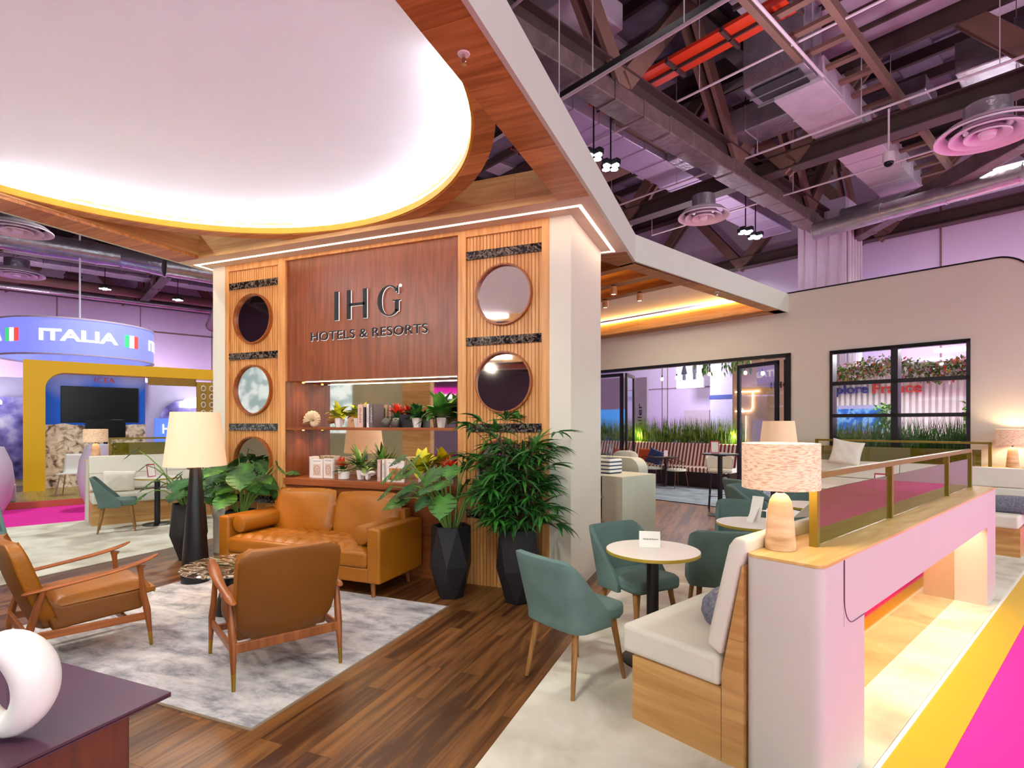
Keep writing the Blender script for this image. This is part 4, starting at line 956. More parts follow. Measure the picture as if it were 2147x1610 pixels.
# second leafy plant behind the sofa arm, left
p4 = dup(pot, (-5.30, 4.66, 0), .9, 'low black planter with broad monstera leaves behind the left sofa arm', scale=.92)
for c in list(p4.children):
    if c.name.startswith(('foliage', 'stems')): bpy.data.objects.remove(c)
fill_monstera(p4, .56, 30, .86, 1.30, (0, .4), (.17, .27), 21, [(-1.0, .42, 1.10), (-.3, .5, 1.2), (0.0, .58, 1.15), (-1.5, .4, 1.25)])
# lady palm
r = random.Random(3); m = MB(); ms = MB()
for c in range(24):
    az = r.uniform(0, 2*PI); R0 = r.uniform(0, .11); lean = r.uniform(.02, .24); H = r.uniform(.35, 1.0)
    b0 = Vector((R0*math.cos(az), R0*math.sin(az), .60)); tp = b0+Vector((lean*math.cos(az), lean*math.sin(az)*.6, H))
    ms.tube([b0, b0.lerp(tp, .5)+Vector((.01, 0, 0)), tp], [.008, .007, .006], 6)
    k = 0; z = .12
    while z < 1.0:
        q = b0.lerp(tp, z); a2 = r.uniform(0, 2*PI); el = r.uniform(.05, .9)
        dd = Vector((math.cos(a2)*math.cos(el), math.sin(a2)*math.cos(el)*.8, math.sin(el)))
        L = r.uniform(.12, .30); e = q+dd*L; ms.tube([q, q+dd*L*.5+Vector((0, 0, .01)), e], .0028, 4)
        d0, s0, u0_ = frame_of(dd); nb = r.randint(6, 9)
        for j in range(nb):
            an = (j/(nb-1)-.5)*2.5; bd = d0*math.cos(an)+s0*math.sin(an)
            blade(m, e, bd+Vector((0, 0, .05)), r.uniform(.17, .29), r.uniform(.013, .021), r.uniform(.4, 1.2), 4, 0 if r.random() < .6 else 1, .25, shape=.6)
        z += r.uniform(.10, .2)
for c in list(p2.children):
    if c.name.startswith(('foliage', 'stems')): bpy.data.objects.remove(c)
m.build('foliage', [K['palm'], K['darkleaf']], p2, recalc=False); ms.build('canes', K['cane'], p2)
# small potted plants on the shelves
def small_pot(loc, label, kind, s=1.0, seed=1, h=.105):
    t = empty('potted_plant', loc, seed*.7, label, 'plant', 'small potted plants on the display shelves'); n = 6; m = MB()
    if kind == 'moss': m.lathe([(.0005, .0), (.052, 0), (.062, .006), (.064, .09), (.060, .09), (.058, .08), (.0005, .08)], n=30)
    else:
        for rr, z in ((.040, 0), (.056, h), (.050, h), (.048, h-.01)): pass
        m.lathe([(.0005, 0), (.040, 0), (.058, h), (.052, h), (.050, h-.012), (.0005, h-.012)], n=6)
    m.build('pot', K['ceramic'], t, smooth=(kind == 'moss'), bevel=.003)
    r = random.Random(seed); m = MB(); z0 = .08
    if kind == 'moss':
        for i in range(90): a = r.uniform(0, 6.28); q = r.uniform(0, .06); blade(m, (q*math.cos(a), q*math.sin(a), z0), (r.uniform(-.6, .6), r.uniform(-.6, .6), 1), .035, .005, .6, 3)
        mats = [K['varie'], K['darkleaf']]
    elif kind == 'flower':
        for i in range(34): a = r.uniform(0, 6.28); el = r.uniform(.1, 1.2); blade(m, (0, 0, z0), (math.cos(a)*math.cos(el), math.sin(a)*math.cos(el), math.sin(el)), r.uniform(.10, .16)*s, .018*s, .9, 4, 1)
        for i in range(46): a = r.uniform(0, 6.28); el = r.uniform(.5, 1.5); blade(m, (.02*math.cos(a), .02*math.sin(a), z0+.06), (math.cos(a)*math.cos(el), math.sin(a)*math.cos(el), math.sin(el)), r.uniform(.08, .13)*s, .020*s, .7, 4, 0)
        mats = [K['redleaf'], K['darkleaf']]
    else:
        main, L, w, cnt = dict(lime=(0, .155, .046, 40), green=(0, .16, .034, 44), sansev=(0, .25, .022, 34), big=(0, .25, .055, 36))[kind]
        for i in range(cnt):
            a = r.uniform(0, 6.28); el = r.uniform(.25, 1.4); lift = r.uniform(0, .08)*s
            blade(m, (.012*math.cos(a), .012*math.sin(a), z0+lift), (math.cos(a)*math.cos(el), math.sin(a)*math.cos(el), math.sin(el)), L*s*r.uniform(.7, 1.05), w*s, r.uniform(.5, 1.2), 5, 0 if r.random() < .78 else 1, shape=.7)
        mats = [K[dict(lime='lime', green='darkleaf', sansev='varie', big='midleaf')[kind]], K['midleaf'] if kind != 'lime' else K['varie']]
    m.build('foliage', mats, t, recalc=False); return t
SH = 1.557; CT = .975
small_pot((-4.22, 5.05, SH), 'yellow leafed plant in a white pot on the upper shelf beside the shell', 'lime', 1, 2)
small_pot((-4.03, 5.15, SH), 'yellow leafed plant in a white pot against the books on the upper shelf', 'lime', 1.05, 3)
small_pot((-3.50, 5.15, SH), 'red leafed plant in a white pot behind the round dark vases', 'flower', 1.15, 4)
small_pot((-3.19, 5.06, SH), 'small dark green bushy plant in a white pot on the upper shelf', 'green', .95, 5)
small_pot((-2.90, 5.07, SH), 'large broad leafed green plant at the right end of the upper shelf', 'big', 1.15, 6)
small_pot((-4.21, 5.10, CT), 'red flowering plant in a white pot on the lower counter', 'flower', .95, 7)
small_pot((-4.11, 5.00, CT), 'low mossy plant in a round white bowl on the counter', 'moss', 1, 8)
small_pot((-3.93, 5.07, CT), 'striped long leafed plant in a white pot on the counter', 'sansev', 1.15, 9)
small_pot((-3.75, 5.19, CT), 'striped leafed plant at the back right of the counter', 'sansev', .95, 10)
small_pot((-3.12, 5.05, CT), 'yellow leafed plant on the counter above the sofa back', 'lime', 1.4, 11)
small_pot((-2.80, 5.08, CT), 'red flowering plant on the counter at the right corner', 'flower', 1.2, 12)
# books
def book(x, y, z, w, h, d, col, label, rz=0, spine=None, cover=None, lean=0, pic=None):
    t = empty('book', (x, y, z), rz, label, 'book', 'books on the display shelves'); c = plain('book_cover_'+col[1:], col, .6) if 'book_cover_'+col[1:] not in bpy.data.materials else bpy.data.materials['book_cover_'+col[1:]]
    pages = bpy.data.materials.get('book_pages') or plain('book_pages', '#efe6da', .8)
    m = MB(); m.box(-w/2, -w/2+.003, 0, d, 0, h); m.box(w/2-.003, w/2, 0, d, 0, h); m.box(-w/2, w/2, 0, .003, 0, h); m.build('cover', c, t, smooth=False)
    m = MB(); m.box(-w/2+.003, w/2-.003, .003, d-.004, .004, h-.004); m.build('pages', pages, t, smooth=False)
    if spine: text(spine[0], h*.62, w*.32, (0, -.001, h*.52), 0, spine[1], 'spine_lettering', t, ext=.0003, rot=(PI/2, PI/2, 0))
    return t
ink = plain('print_ink', '#3a3536', .7); whitep = plain('print_white', '#f2ece4', .7)
for x, w, h, c, sp, l in ((-3.885, .075, .255, '#d8b0a2', ('DUNES', ink), 'wide pale pink upright book on the upper shelf'), (-3.825, .024, .225, '#241a20', None, 'thin black upright book on the upper shelf'), (-3.785, .036, .26, '#e6d4cb', ('HAPPINESS', ink), 'white upright book spelling HAPPINESS on the upper shelf'), (-3.738, .045, .26, '#6d5d60', ('LIVING', whitep), 'grey upright book at the right of the shelf row'), (-3.27, .0, 0, '', None, '')):
    if w: book(x, 5.0, SH, w, h, .2, c, l, 0, sp)
m = MB(); m.box(-.055, .055, 0, .15, 0, .14); tag(m.build('black_box', K['black'], loc=(-3.35, 5.04, SH), smooth=False), 'black square box behind the dark vases on the upper shelf', 'box')
# cover-facing books
def coverbook(x, y, z, rz, w, h, th, label, title, art):
    t = empty('book', (x, y, z), rz, label, 'book', 'books on the display shelves')
    m = MB(); m.box(-w/2, w/2, 0, th, 0, h); m.build('cover', bpy.data.materials['book_cover_#e6d4cb'[0:11]+'e6d4cb'] if False else K['ceramic'], t, bevel=.001)
    text(title, w*.7, .011, (0, -.0005, h*.90), 0, ink, 'cover_title', t, ext=.0004)
    if art == 'face':
        m = MB(); m.box(-w*.36, w*.36, -.001, 0, h*.12, h*.74); m.build('cover_plate', plain('plate_pink', '#d9b8a8', .6), t, smooth=False)
        m = MB(); cz = h*.44
        m.tube([(.034*math.cos(a)*(1+.12*math.sin(5*a)), -.0025, cz+.05*math.sin(a)*(1+.1*math.sin(3*a))) for a in [2*PI*i/36 for i in range(36)]], .0015, 5, closed=True)
        for sx in (-1, 1): m.tube([(sx*.014-.007, -.0025, cz+.012), (sx*.014, -.0025, cz+.016), (sx*.014+.007, -.0025, cz+.012)], .0012, 5)
        m.tube([(0, -.0025, cz+.008), (.004, -.0025, cz-.012), (-.002, -.0025, cz-.014)], .0012, 5); m.tube([(-.009, -.0025, cz-.026), (0, -.0025, cz-.029), (.009, -.0025, cz-.026)], .0014, 5)
        m.build('line_drawing', ink, t)
    else:
        m = MB(); m.box(-w*.34, w*.36, -.001, 0, h*.08, h*.66); m.build('cover_plate', noisy('cover_photo', [(.3, '#2a1710'), (.5, '#a8622f'), (.7, '#e0b080')], 14, rough=.5), t, smooth=False)
    return t
for i, (x, y) in enumerate(((-4.70, 5.12), (-4.655, 5.07), (-4.61, 5.03))): book(x, y, CT, .04, .235-.004*i, .12, '#e9ddd6', ('far left', 'middle', 'front')[i]+' white upright book at the left end of the counter', 0, None)
coverbook(-4.495, 5.0, CT, .10, .145, .215, .03, 'white book with a line drawn face on its cover, left of the pair', 'THE ARTIST', 'face')
coverbook(-4.345, 5.015, CT, -.06, .13, .225, .03, 'white book with a line drawn face on its cover, right of the pair', 'MODERN', 'face')
book(-3.60, 4.95, CT, .05, .235, .2, '#c9a39a', 'pinkish upright book left of the photo cover book', 0, ('ISLANDS', whitep)); book(-3.545, 4.95, CT, .036, .235, .2, '#efe2da', 'white upright book reading Elevate on its spine', 0, ('Elevate', ink))
coverbook(-3.40, 4.96, CT, .06, .215, .225, .03, 'large white book with a brown photograph on its cover', 'Botanic islands', 'photo')
# ornaments
m = MB()
def shellf(i, j):
    th = i*2*PI*1.35; R0 = .018+.062*(i**1.3); a = 2*PI*j; rr = (.010+.055*i)*(1+.10*math.cos(26*th/1.35))
    cx, cz = R0*math.cos(th+1.2), R0*math.sin(th+1.2)
    return (cx*1.1+rr*.9*math.cos(a)*math.cos(th+1.2), rr*.8*math.sin(a), cz+.09+rr*math.cos(a)*math.sin(th+1.2))
m.grid(shellf, 200, 16, cv=True); o = m.build('shell_ornament', K['oct'], loc=(-4.60, 5.06, SH+.0), ang=180); zs = min(v.co.z for v in o.data.vertices); o.location.z -= zs; tag(o, 'ribbed sand coloured shell ornament at the left of the upper shelf', 'ornament')
for x, r0, l in ((-3.545, .052, 'larger'), (-3.425, .044, 'smaller')):
    m = MB(); m.lathe([(.0005, 0), (r0*.5, 0)]+[(r0*math.sin(a), r0-r0*math.cos(a)) for a in [.55+i*(PI-.95)/12 for i in range(13)]]+[(r0*.30, r0*2.02), (r0*.36, r0*2.25), (r0*.25, r0*2.25)], n=28); tag(m.build('bud_vase', plain('slate_'+l, '#4d4842', .6), loc=(x, 5.0, SH), ang=60), l+' round dark grey vase on the upper shelf', 'vase')
m = MB(); m.tube([(.052*math.sin(t)+.030*math.sin(2*t)*1.2, .028*math.sin(3*t), .058+.036*(math.cos(t)-1.2*math.cos(2*t))*.62) for t in [2*PI*i/60 for i in range(60)]], .017, 12, closed=True)
o = m.build('knot_ornament', K['ceramic'], loc=(-3.775, 4.99, CT), ang=180); o.location.z -= min(v.co.z for v in o.data.vertices); tag(o, 'white ceramic knot ornament on the counter', 'ornament')
m = MB()
for i in range(26):
    a = r.uniform(0, 6.28); el = r.uniform(-.2, 1.4); blade(m, (0, 0, 0), (math.cos(a)*math.cos(el), math.sin(a)*math.cos(el), math.sin(el)), r.uniform(.05, .09), .018, .5, 4)
# pink orchid standing on the skirting behind the planters
t = empty('orchid_pot', (-2.02, 4.80, 0), 0, 'bright pink flowers showing between the monstera and the palm', 'plant')
m.T = None; o = m.build('blossom', leafmat('pink_petal', '#d4146c', '#ff3f9c', .5), t, recalc=False); o.location = (-.10, -.06, 1.02); o.scale = (1.1,)*3
m = MB(); m.tube([(0, 0, .2), (.01, 0, .7), (-.10, -.06, 1.02)], .004, 6); m.build('stem', K['stem'], t)
m = MB(); m.lathe([(.0005, 0), (.05, 0), (.06, .2), (.05, .2), (.0005, .18)], n=24); m.build('pot', K['black'], t)
# ================================================================== exhibition hall shell (laid out in the turned grid)
def H(name, m, mats, label=None, cat=None, group=None, kind=None, **k):
    o = m.build(name, mats, None, rz=RB, **k); return tag(o, label, cat, group, kind)
HW = -30.7; HV = 19.2
m = MB(); m.box(HW-.3, HW, -22, HV, -.1, 10.4)
for v in range(-20, 20, 3): m.box(HW, HW+.02, v-.015, v+.015, 0, 7.5, 1)
m.box(HW, HW+.02, -22, HV, 5.90, 5.96, 1); H('wall_left', m, [K['hallwall'], K['steel2']], kind='structure', smooth=False)
m = MB(); m.box(HW, 14, HV, HV+.3, -.1, 10.4); m.box(-3.62, -3.58, HV-.03, HV, 0, 8, 1)
for z in (3.0, 4.55): m.box(HW, 2, HV-.02, HV, z-.012, z+.012, 1)
for u in (-12.6, -12.35, -9.8): m.box(u-.012, u+.012, HV-.02, HV, 1.5, 6, 1)
H('wall_far', m, [K['hallwall'], K['steel2']], kind='structure', smooth=False)
m = MB()
for k in range(30): m.box(HW+k*1.5, HW+k*1.5+.75, -22, HV, 9.95, 10.1, k % 2)
m.box(HW, 14.5, -22, HV, 10.05, 10.2); H('ceiling_hall', m, [K['deck'], K['decklt']], kind='structure', smooth=False)
m = MB(); m.box(HW, 14.5, -22.3, -22, 3.6, 10.4); H('wall_rear', m, plain('rear_wall_paint', '#6a5866', .8), kind='structure', smooth=False)
# secondary joists
m = MB()
for v in range(-20, 19): m.box(HW, 14, v-.05, v+.05, 9.72, 9.95)
H('trim_roof_joists', m, K['steel'], kind='structure', smooth=False)
# column
m = MB(); m.box(-6.25, -5.05, 16.2, 17.4, 0, 7.6); m.box(-6.35, -4.95, 16.15, 17.45, 0, 2.9); H('wall_column', m, plain('column_cladding', '#d3c3da', .7), kind='structure', smooth=False)
m = MB()
for q in (-6.1, -5.8, -5.5, -5.2): m.box(q, q+.02, 16.17, 16.19, 2.9, 7.3)
for q in range(5): m.cyl((-5.0, 16.3+q*.22, 2.9), (-5.0, 16.3+q*.22, 7.2), .05, n=8)
H('pipe_riser', m, K['pipe'], 'bundle of pale vertical pipes on the side of the big hall column', 'pipes', smooth=False)
# roof trusses
def truss(a, b, label, zb=7.0, zt=9.4, w=.34, step=3.4, grp='roof trusses of the hall', wrap=False):
    """a, b in grid coordinates; parts = bottom chord, top chord, diagonals"""
    A = Vector((a[0], a[1], 0)); Bv = Vector((b[0], b[1], 0)); mid = (A+Bv)/2; o0 = B(mid.x, mid.y, zb); t = empty('roof_truss', o0, RB, label, 'roof truss', grp)
    A = A-mid; Bv = Bv-mid; d = (Bv-A).normalized(); L = (Bv-A).length
    m = MB(); m.obox(A, Bv, w, .03); m.obox(A+Vector((0, 0, w)), Bv+Vector((0, 0, w)), w, .03); m.obox(A+Vector((0, 0, w/2)), Bv+Vector((0, 0, w/2)), .05, w); m.build('bottom_chord', K['steel'], t, smooth=False)
    up = Vector((0, 0, zt-zb)); m = MB(); m.obox(A+up, Bv+up, w, .03); m.obox(A+up+Vector((0, 0, w)), Bv+up+Vector((0, 0, w)), w, .03); m.obox(A+up+Vector((0, 0, w/2)), Bv+up+Vector((0, 0, w/2)), .05, w); m.build('top_chord', K['steel'], t, smooth=False)
    n = max(2, int(L/step)); s = L/n
    for i in range(n):
        p = A+d*(i*s); q = A+d*((i+1)*s); mm = A+d*((i+.5)*s)+up
        for x, y in ((p, mm), (mm, q)):
            m = MB(); sd = Vector((-d.y, d.x, 0))*.11
            m.obox(x+sd+Vector((0, 0, .15)), y+sd, .08, .30); m.obox(x-sd+Vector((0, 0, .15)), y-sd, .08, .30); m.build('diagonal', K['steel2'], t, smooth=False)
    return t
for u, l in ((-5.6, 'dark steel roof truss running to the big column at upper right'), (-23.4, 'long dark roof truss above the blue ring sign'), (-14.5, 'roof truss passing over the wooden canopy'), (3.3, 'roof truss beyond the right edge of the booth'), (-30.2, 'dark truss running along the top of the lavender side wall')):
    truss((u, -20), (u, 19), l, step=3.9)
for v, l in ((12.2, 'cross truss in the upper right behind the round diffusers'), (3.9, 'cross truss above the pale canopy edge'), (18.7, 'truss along the top of the far wall'), (-4.4, 'cross truss behind the viewer'), (-11, 'second cross truss behind the viewer'), (-16.5, 'third cross truss behind the viewer')):
    truss((-30, v), (12, v), l, zb=7.0, zt=9.4, step=3.9)
# duct bound to the main truss chord
r = random.Random(5)
def duct_rect(pts, w, h, mat, label, wr=.02, name='air_duct', grp='air ducts under the roof'):
    m = MB()
    for a, b2 in zip(pts[:-1], pts[1:]):
        a, b2 = Vector(a), Vector(b2); n = max(2, int((b2-a).length/.75)); 
        for i in range(n):
            p, q = a.lerp(b2, i/n), a.lerp(b2, (i+1)/n); k = 1+r.uniform(-wr, wr); m.obox(p, q, w*k, h*k); m.obox(q-(b2-a).normalized()*.02, q+(b2-a).normalized()*.02, w*1.05, h*1.07)
    return H(name, m, mat, label, 'duct', grp, smooth=False, bevel=.03)
def duct_round(pts, rad, mat, label, name='round_duct'):
    m = MB()
    for a, b2 in zip(pts[:-1], pts[1:]):
        a, b2 = Vector(a), Vector(b2); n = max(2, int((b2-a).length/.6)); P = [a.lerp(b2, i/n) for i in range(n+1)]; R2 = [rad*(1+.05*r.uniform(-1, 1)) for _ in P]
        m.tube(P, R2, 14)
        for p in P[::2]: d = (b2-a).normalized(); m.cyl(p-d*.02, p+d*.02, rad*1.07, n=14)
    return H(name, m, mat, label, 'duct', 'air ducts under the roof', ang=50)
duct_rect([(-5.6, -6, 6.85), (-5.6, 16.1, 6.85)], .40, .30, plain('duct_wrap_brown', '#6f5e5c', .38, metal=.3, bump=1, bscale=10, var=.25, vscale=6), 'brown wrapped duct bound under the main truss toward the column', .08)
duct_rect([(-3.9, 10.1, 7.62), (-3.9, 12.9, 7.62)], .85, .45, K['foilw'], 'pale quilted rectangular duct in the upper right, nearer length')
duct_rect([(-3.9, 12.95, 7.62), (-3.9, 16.4, 7.62)], .85, .45, K['foilw'], 'pale quilted rectangular duct in the upper right, farther length')
duct_rect([(-4.1, 9.55, 8.1), (-4.1, 10.2, 8.1)], 1.05, 1.2, K['foil'], 'square open mouthed duct end in the upper right')
m = MB(); m.box(-4.5, -3.7, 9.6, 10.1, 7.47, 7.49); H('duct_opening', m, K['black'], 'dark square opening of the upper right duct end', 'duct', smooth=False)
duct_rect([(-7.0, 11.2, 7.75), (-4.3, 11.2, 7.75)], .7, .5, K['foil'], 'shiny foil duct crossing behind the main truss')
duct_rect([(-7.6, 4, 7.9), (-7.6, 18, 7.9)], .9, .5, plain('lavender_duct', '#b4a3bd', .4, metal=.4, bump=.5, bscale=12), 'wide lavender duct left of the main truss')
duct_rect([(-2.2, 13.2, 8.3), (3.5, 13.2, 8.3)], .8, .6, K['foil'], 'grey foil duct near the top right corner')
duct_rect([(-.9, 12.9, 7.6), (3.5, 12.9, 7.6)], .9, .7, K['foil'], 'bulky foil wrapped duct at the right edge above the big diffuser')
duct_round([(-5.4, 15.1, 6.5), (-3.9, 14.9, 6.5), (4, 14.3, 6.6)], .20, K['foil'], 'round foil duct sweeping right from the column')
duct_round([(-5.0, 15.9, 6.9), (5, 15.6, 6.9)], .26, K['foil'], 'second round duct above the far wall at right')
duct_round([(-20.2, -6, 6.6), (-20.2, 2.2, 6.6), (-19.6, 3.2, 6.4), (-19.6, 18.5, 6.4)], .30, K['foil'], 'long shiny round duct running above the blue ring sign')
duct_rect([(-26.3, -8, 7.6), (-26.3, 12, 7.6)], .8, .5, K['foil'], 'rectangular foil duct over the left aisle')
duct_round([(-12, 8, 7.2), (-12, 19, 7.2)], .28, K['foil'], 'round duct seen through the gap beside the round light')
duct_round([(-27, 6.2, 5.9), (-22, 6.2, 8.4)], .28, plain('duct_wrap_grey', '#8b7b80', .4, metal=.3, bump=1, bscale=10), 'slanting wrapped duct hanging at upper left')
# red cable tray with black ribs
m = MB(); m.box(-9.5, -3.4, 8.35, 8.85, 7.9, 7.96); 
for i in range(7): m.box(-9.4+i*1.0, -9.34+i*1.0, 8.3, 8.9, 7.84, 7.92, 1)
m.box(-9.5, -3.4, 8.58, 8.61, 7.84, 7.9, 1); H('cable_tray', m, [K['red'], K['steel']], 'bright orange red cable tray below the roof at top right', 'cable tray', smooth=False)
m = MB(); m.box(-9.0, 1.5, 5.86, 5.94, 6.37, 6.45)
H('lighting_track', m, K['black'], 'black lighting track crossing the upper right diagonally', 'track', smooth=False)
for i, (v, z) in enumerate(((5.45, 6.0), (6.15, 6.6), (9.1, 7.6), (4.9, 7.2), (11.4, 7.2), (13.2, 6.9), (1.8, 7.6))):
    m = MB(); m.cyl((-10.5+i*.3, v, z), (3.8, v, z), .022, n=8)
    for k in range(7): u = -9+k*1.9; m.cyl((u, v, z), (u, v, 9.7), .008, n=5)
    H('sprinkler_pipe', m, K['pipe'], ('thin white pipe nearest the canopy edge', 'thin white pipe just beside the black track', 'thin pipe beside the red tray', 'thin pipe over the canopy', 'thin pipe behind the main crossing truss', 'thin pipe near the column', 'thin pipe at the very top')[i]+' under the roof', 'pipe', smooth=False)
# catwalk
for u, z, rad, l in ((-27.8, 6.7, .10, 'thin silver pipe along the top of the lavender side wall'), (-25.0, 7.6, .16, 'silver pipe above the left aisle, outer one'), (-22.2, 7.3, .12, 'silver pipe above the left aisle, inner one'), (-17.6, 7.5, .14, 'silver pipe beyond the left canopy edge'), (-28.9, 7.3, .2, 'thick dark pipe beside the lavender side wall')):
    duct_round([(u, -10, z), (u, 18.5, z)], rad, K['foil'] if u != -28.9 else K['steel2'], l, 'roof_pipe')
for v, z, l in ((1.2, 7.7, 'dark cable tray crossing the left aisle, nearer'), (7.4, 7.9, 'dark cable tray crossing the left aisle, farther'), (11.0, 7.5, 'dark cable tray crossing the left aisle, farthest')):
    m = MB(); m.box(-30, -12, v, v+.5, z, z+.05)
    for i in range(18): m.box(-30+i, -29.9+i, v-.05, v+.55, z-.06, z)
    H('cable_tray', m, K['steel'], l, 'cable tray', smooth=False)
t = empty('catwalk', B(-3.28, 11, 7.6), RB, 'steel catwalk with cross treads running away at upper right', 'catwalk'); T = Matrix.Translation((3.28, -11, -7.6))
for u in (-3.66, -2.89): m = MB(); m.T = T; m.box(u-.05, u+.05, 5.0, 17.5, 7.55, 7.72); m.build('side_beam', K['steel2'], t, smooth=False)
m = MB(); m.T = T
for i in range(20): v = 5.2+i*.62; m.box(-3.62, -2.92, v, v+.12, 7.62, 7.68)
m.build('treads', K['steel2'], t, smooth=False)
m = MB(); m.T = T; m.cyl((-3.50, 5, 7.48), (-3.50, 17.3, 7.48), .025, n=8); m.build('conduit', K['pipe'], t)
t2 = dup(t, B(-20.8, 3, 7.6), RB, 'catwalk above the left aisle beyond the ring sign')
# white roof boards beside the catwalk
m = MB()
for i in range(10): m.box(-4.6, 3.5, 6.4+i*.56, 6.4+i*.56+.48, 8.8, 8.84)
H('ceiling_board', m, K['decklt'], 'row of pale roof boards above the catwalk at the top right', 'ceiling boards', smooth=False)
m = MB()
for i in range(10): m.box(-4.6, 3.5, 6.4+i*.56-.07, 6.4+i*.56-.02, 8.72, 8.86)
m.box(-4.6, 3.5, 12.0, 12.1, 8.5, 8.86); H('board_rail', m, K['steel'], 'dark rails between the pale roof boards at the top right', 'rails', smooth=False)
duct_w = plain('wrapped_brown', '#5d4a4a', .42, metal=.2, bump=1, bscale=10, var=.25, vscale=6)
# acoustic slab, insulation
m = MB(); m.box(-9.0, -6.7, 9.0, 11.2, 7.8, 8.4); H('plenum_box', m, K['steel2'], 'dark boxy plenum behind the two bright spotlights', 'duct', smooth=False)
for i in range(9):
    u = -26+i*2.6; v = (-4, 6.5, 13.5)[i % 3]+r.random()
    m = MB(); m.box(u, u+r.uniform(.5, 2.4), v, v+r.uniform(.4, 2), 8.5, 8.5+r.uniform(.2, .6)); H('plenum_box', m, r.choice((K['steel2'], K['foil'], K['decklt'])), 'boxy duct piece among the roof steel, '+('far left rear', 'far left', 'left beyond the ring sign', 'left rear', 'over the sign wall', 'behind the canopy', 'rear middle', 'over the passage', 'left of the column')[i], 'duct', None, smooth=False, bevel=.03)
# round swirl diffusers
def diffuser(u, v, z, R2, label):
    t = empty('round_diffuser', B(u, v, z), RB, label, 'air diffuser', 'round pink lit ceiling diffusers'); dm = bpy.data.materials.get('diffuser_white') or plain('diffuser_white', '#e6d3df', .5)
    for k, (a, b2, zz) in enumerate(((1.0, .80, 0), (.72, .52, -.015), (.44, .28, -.03))):
        m = MB(); m.lathe([(R2*a, zz+.03), (R2*a, zz), (R2*b2, zz+.06), (R2*(b2-.02), zz+.14), (R2*b2, zz+.14), (R2*(a-.03), zz+.05)], n=44); m.build('ring', dm, t, ang=60)
    m = MB(); m.lathe([(.0005, -.05), (R2*.14, -.04), (R2*.18, .03), (.0005, .03)], n=28); m.build('hub', dm, t)
    m = MB(); m.cyl((0, 0, .10), (0, 0, .45), R2*.45, n=28); m.build('collar', K['foil'], t)
    return t
duct_rect([(-5.2, 17.0, 6.7), (-1.35, 13.7, 6.8), (1.2, 11.4, 6.9)], .34, .34, duct_w, 'slanting wrapped brace from the column toward the right edge', .08, name='wrapped_brace', grp=None)
diffuser(-6.1, 10.84, 6.0, .52, 'round diffuser left of the column under the roof'); diffuser(-1.49, 10.99, 6.0, .66, 'large pinkish round diffuser at the right edge'); diffuser(-16.9, -.15, 6.0, .66, 'round diffuser at the far left, upper one'); diffuser(-21.9, -.2, 6.0, .66, 'round diffuser at the far left, lower one')
diffuser(-11, -6, 6.0, .6, 'round diffuser behind the viewer'); diffuser(-12, 13, 6.2, .6, 'round diffuser beyond the canopy')
# flood fittings : clover of four lamps on a rod
fl_em = emis('flood_lens', '#f0fbff', 40)
def flood(u, v, z, label):
    t = empty('flood_fitting', B(u, v, z), RB, label, 'floodlight', 'clover shaped floodlights under the roof')
    for dx, dy in ((.11, 0), (-.11, 0), (0, .11), (0, -.11)): m = MB(); m.cyl((dx, dy, -.02), (dx, dy, -.01), .07, n=14); m.build('lens', fl_em, t, smooth=False)
    m = MB(); m.box(-.19, .19, -.06, .06, 0, .10); m.box(-.06, .06, -.19, .19, 0, .10); m.cyl((0, 0, .1), (0, 0, 9.96-z), .015, n=6); m.build('housing', K['black'], t, smooth=False)
flood(-6.58, 7.81, 6.5, 'bright floodlight just right of the canopy edge, upper one'); flood(-6.63, 8.37, 6.5, 'bright floodlight just right of the canopy edge, lower one')
flood(-6.6, 13.8, 6.5, 'distant floodlight left of the column, first'); flood(-6.6, 14.35, 6.5, 'distant floodlight left of the column, second')
for i, (u, v) in enumerate(((-18.2, 1.6), (-25.3, 2.2), (-25.6, 4.6), (-13, 12))): flood(u, v, 6.6, 'floodlight under the roof at the left, '+('nearest', 'second', 'third', 'farthest')[i])
tube_em = emis('tube_lamp', '#fff1f4', 12)
for i, (u, v, z, du) in enumerate(((-4.95, 4.75, 7.4, .9), (-.6, 8.2, 8.1, 1.1), (-24.5, 3.4, 7.4, 1.2), (-24.5, 9.6, 7, 1.2), (-26, 10.6, 6.9, 1.2), (-9, -8, 7.4, 1.4), (-16, -10, 7.4, 1.4))):
    m = MB(); m.box(u, u+du, v-.06, v+.06, z, z+.05); m.box(u-.04, u+du+.04, v-.1, v+.1, z+.05, z+.1, 1); H('tube_light', m, [tube_em, K['offwhite']], 'bright linear tube lamp '+('at the very top beside the canopy edge', 'near the top right corner', 'at upper left above the round duct', 'in the left distance, upper', 'in the left distance, lower', 'behind the viewer, first', 'behind the viewer, second')[i], 'lamp', smooth=False)
# hanging cable and the dome camera
m = MB(); m.cyl((-6.05, 3.6, 3.85), (-6.05, 3.6, 9.6), .03, n=8); m.cyl((-5.97, 3.6, 3.85), (-5.97, 3.6, 9.6), .02, n=8); H('hoist_cable', m, K['steel'], 'dark vertical hoist cable rising beside the canopy edge', 'cable', smooth=False)
t = empty('dome_camera', B(-2.75, 10.9, 6.0), RB, 'small dome camera hanging at upper right', 'camera'); m = MB(); m.cyl((0, 0, .0), (0, 0, .16), .09, n=20); m.cyl((0, 0, .16), (0, 0, .9), .015, n=8); m.build('housing', K['pipe'], t); m = MB(); m.ball((0, 0, 0), .075); m.build('dome', K['screen_off'], t)

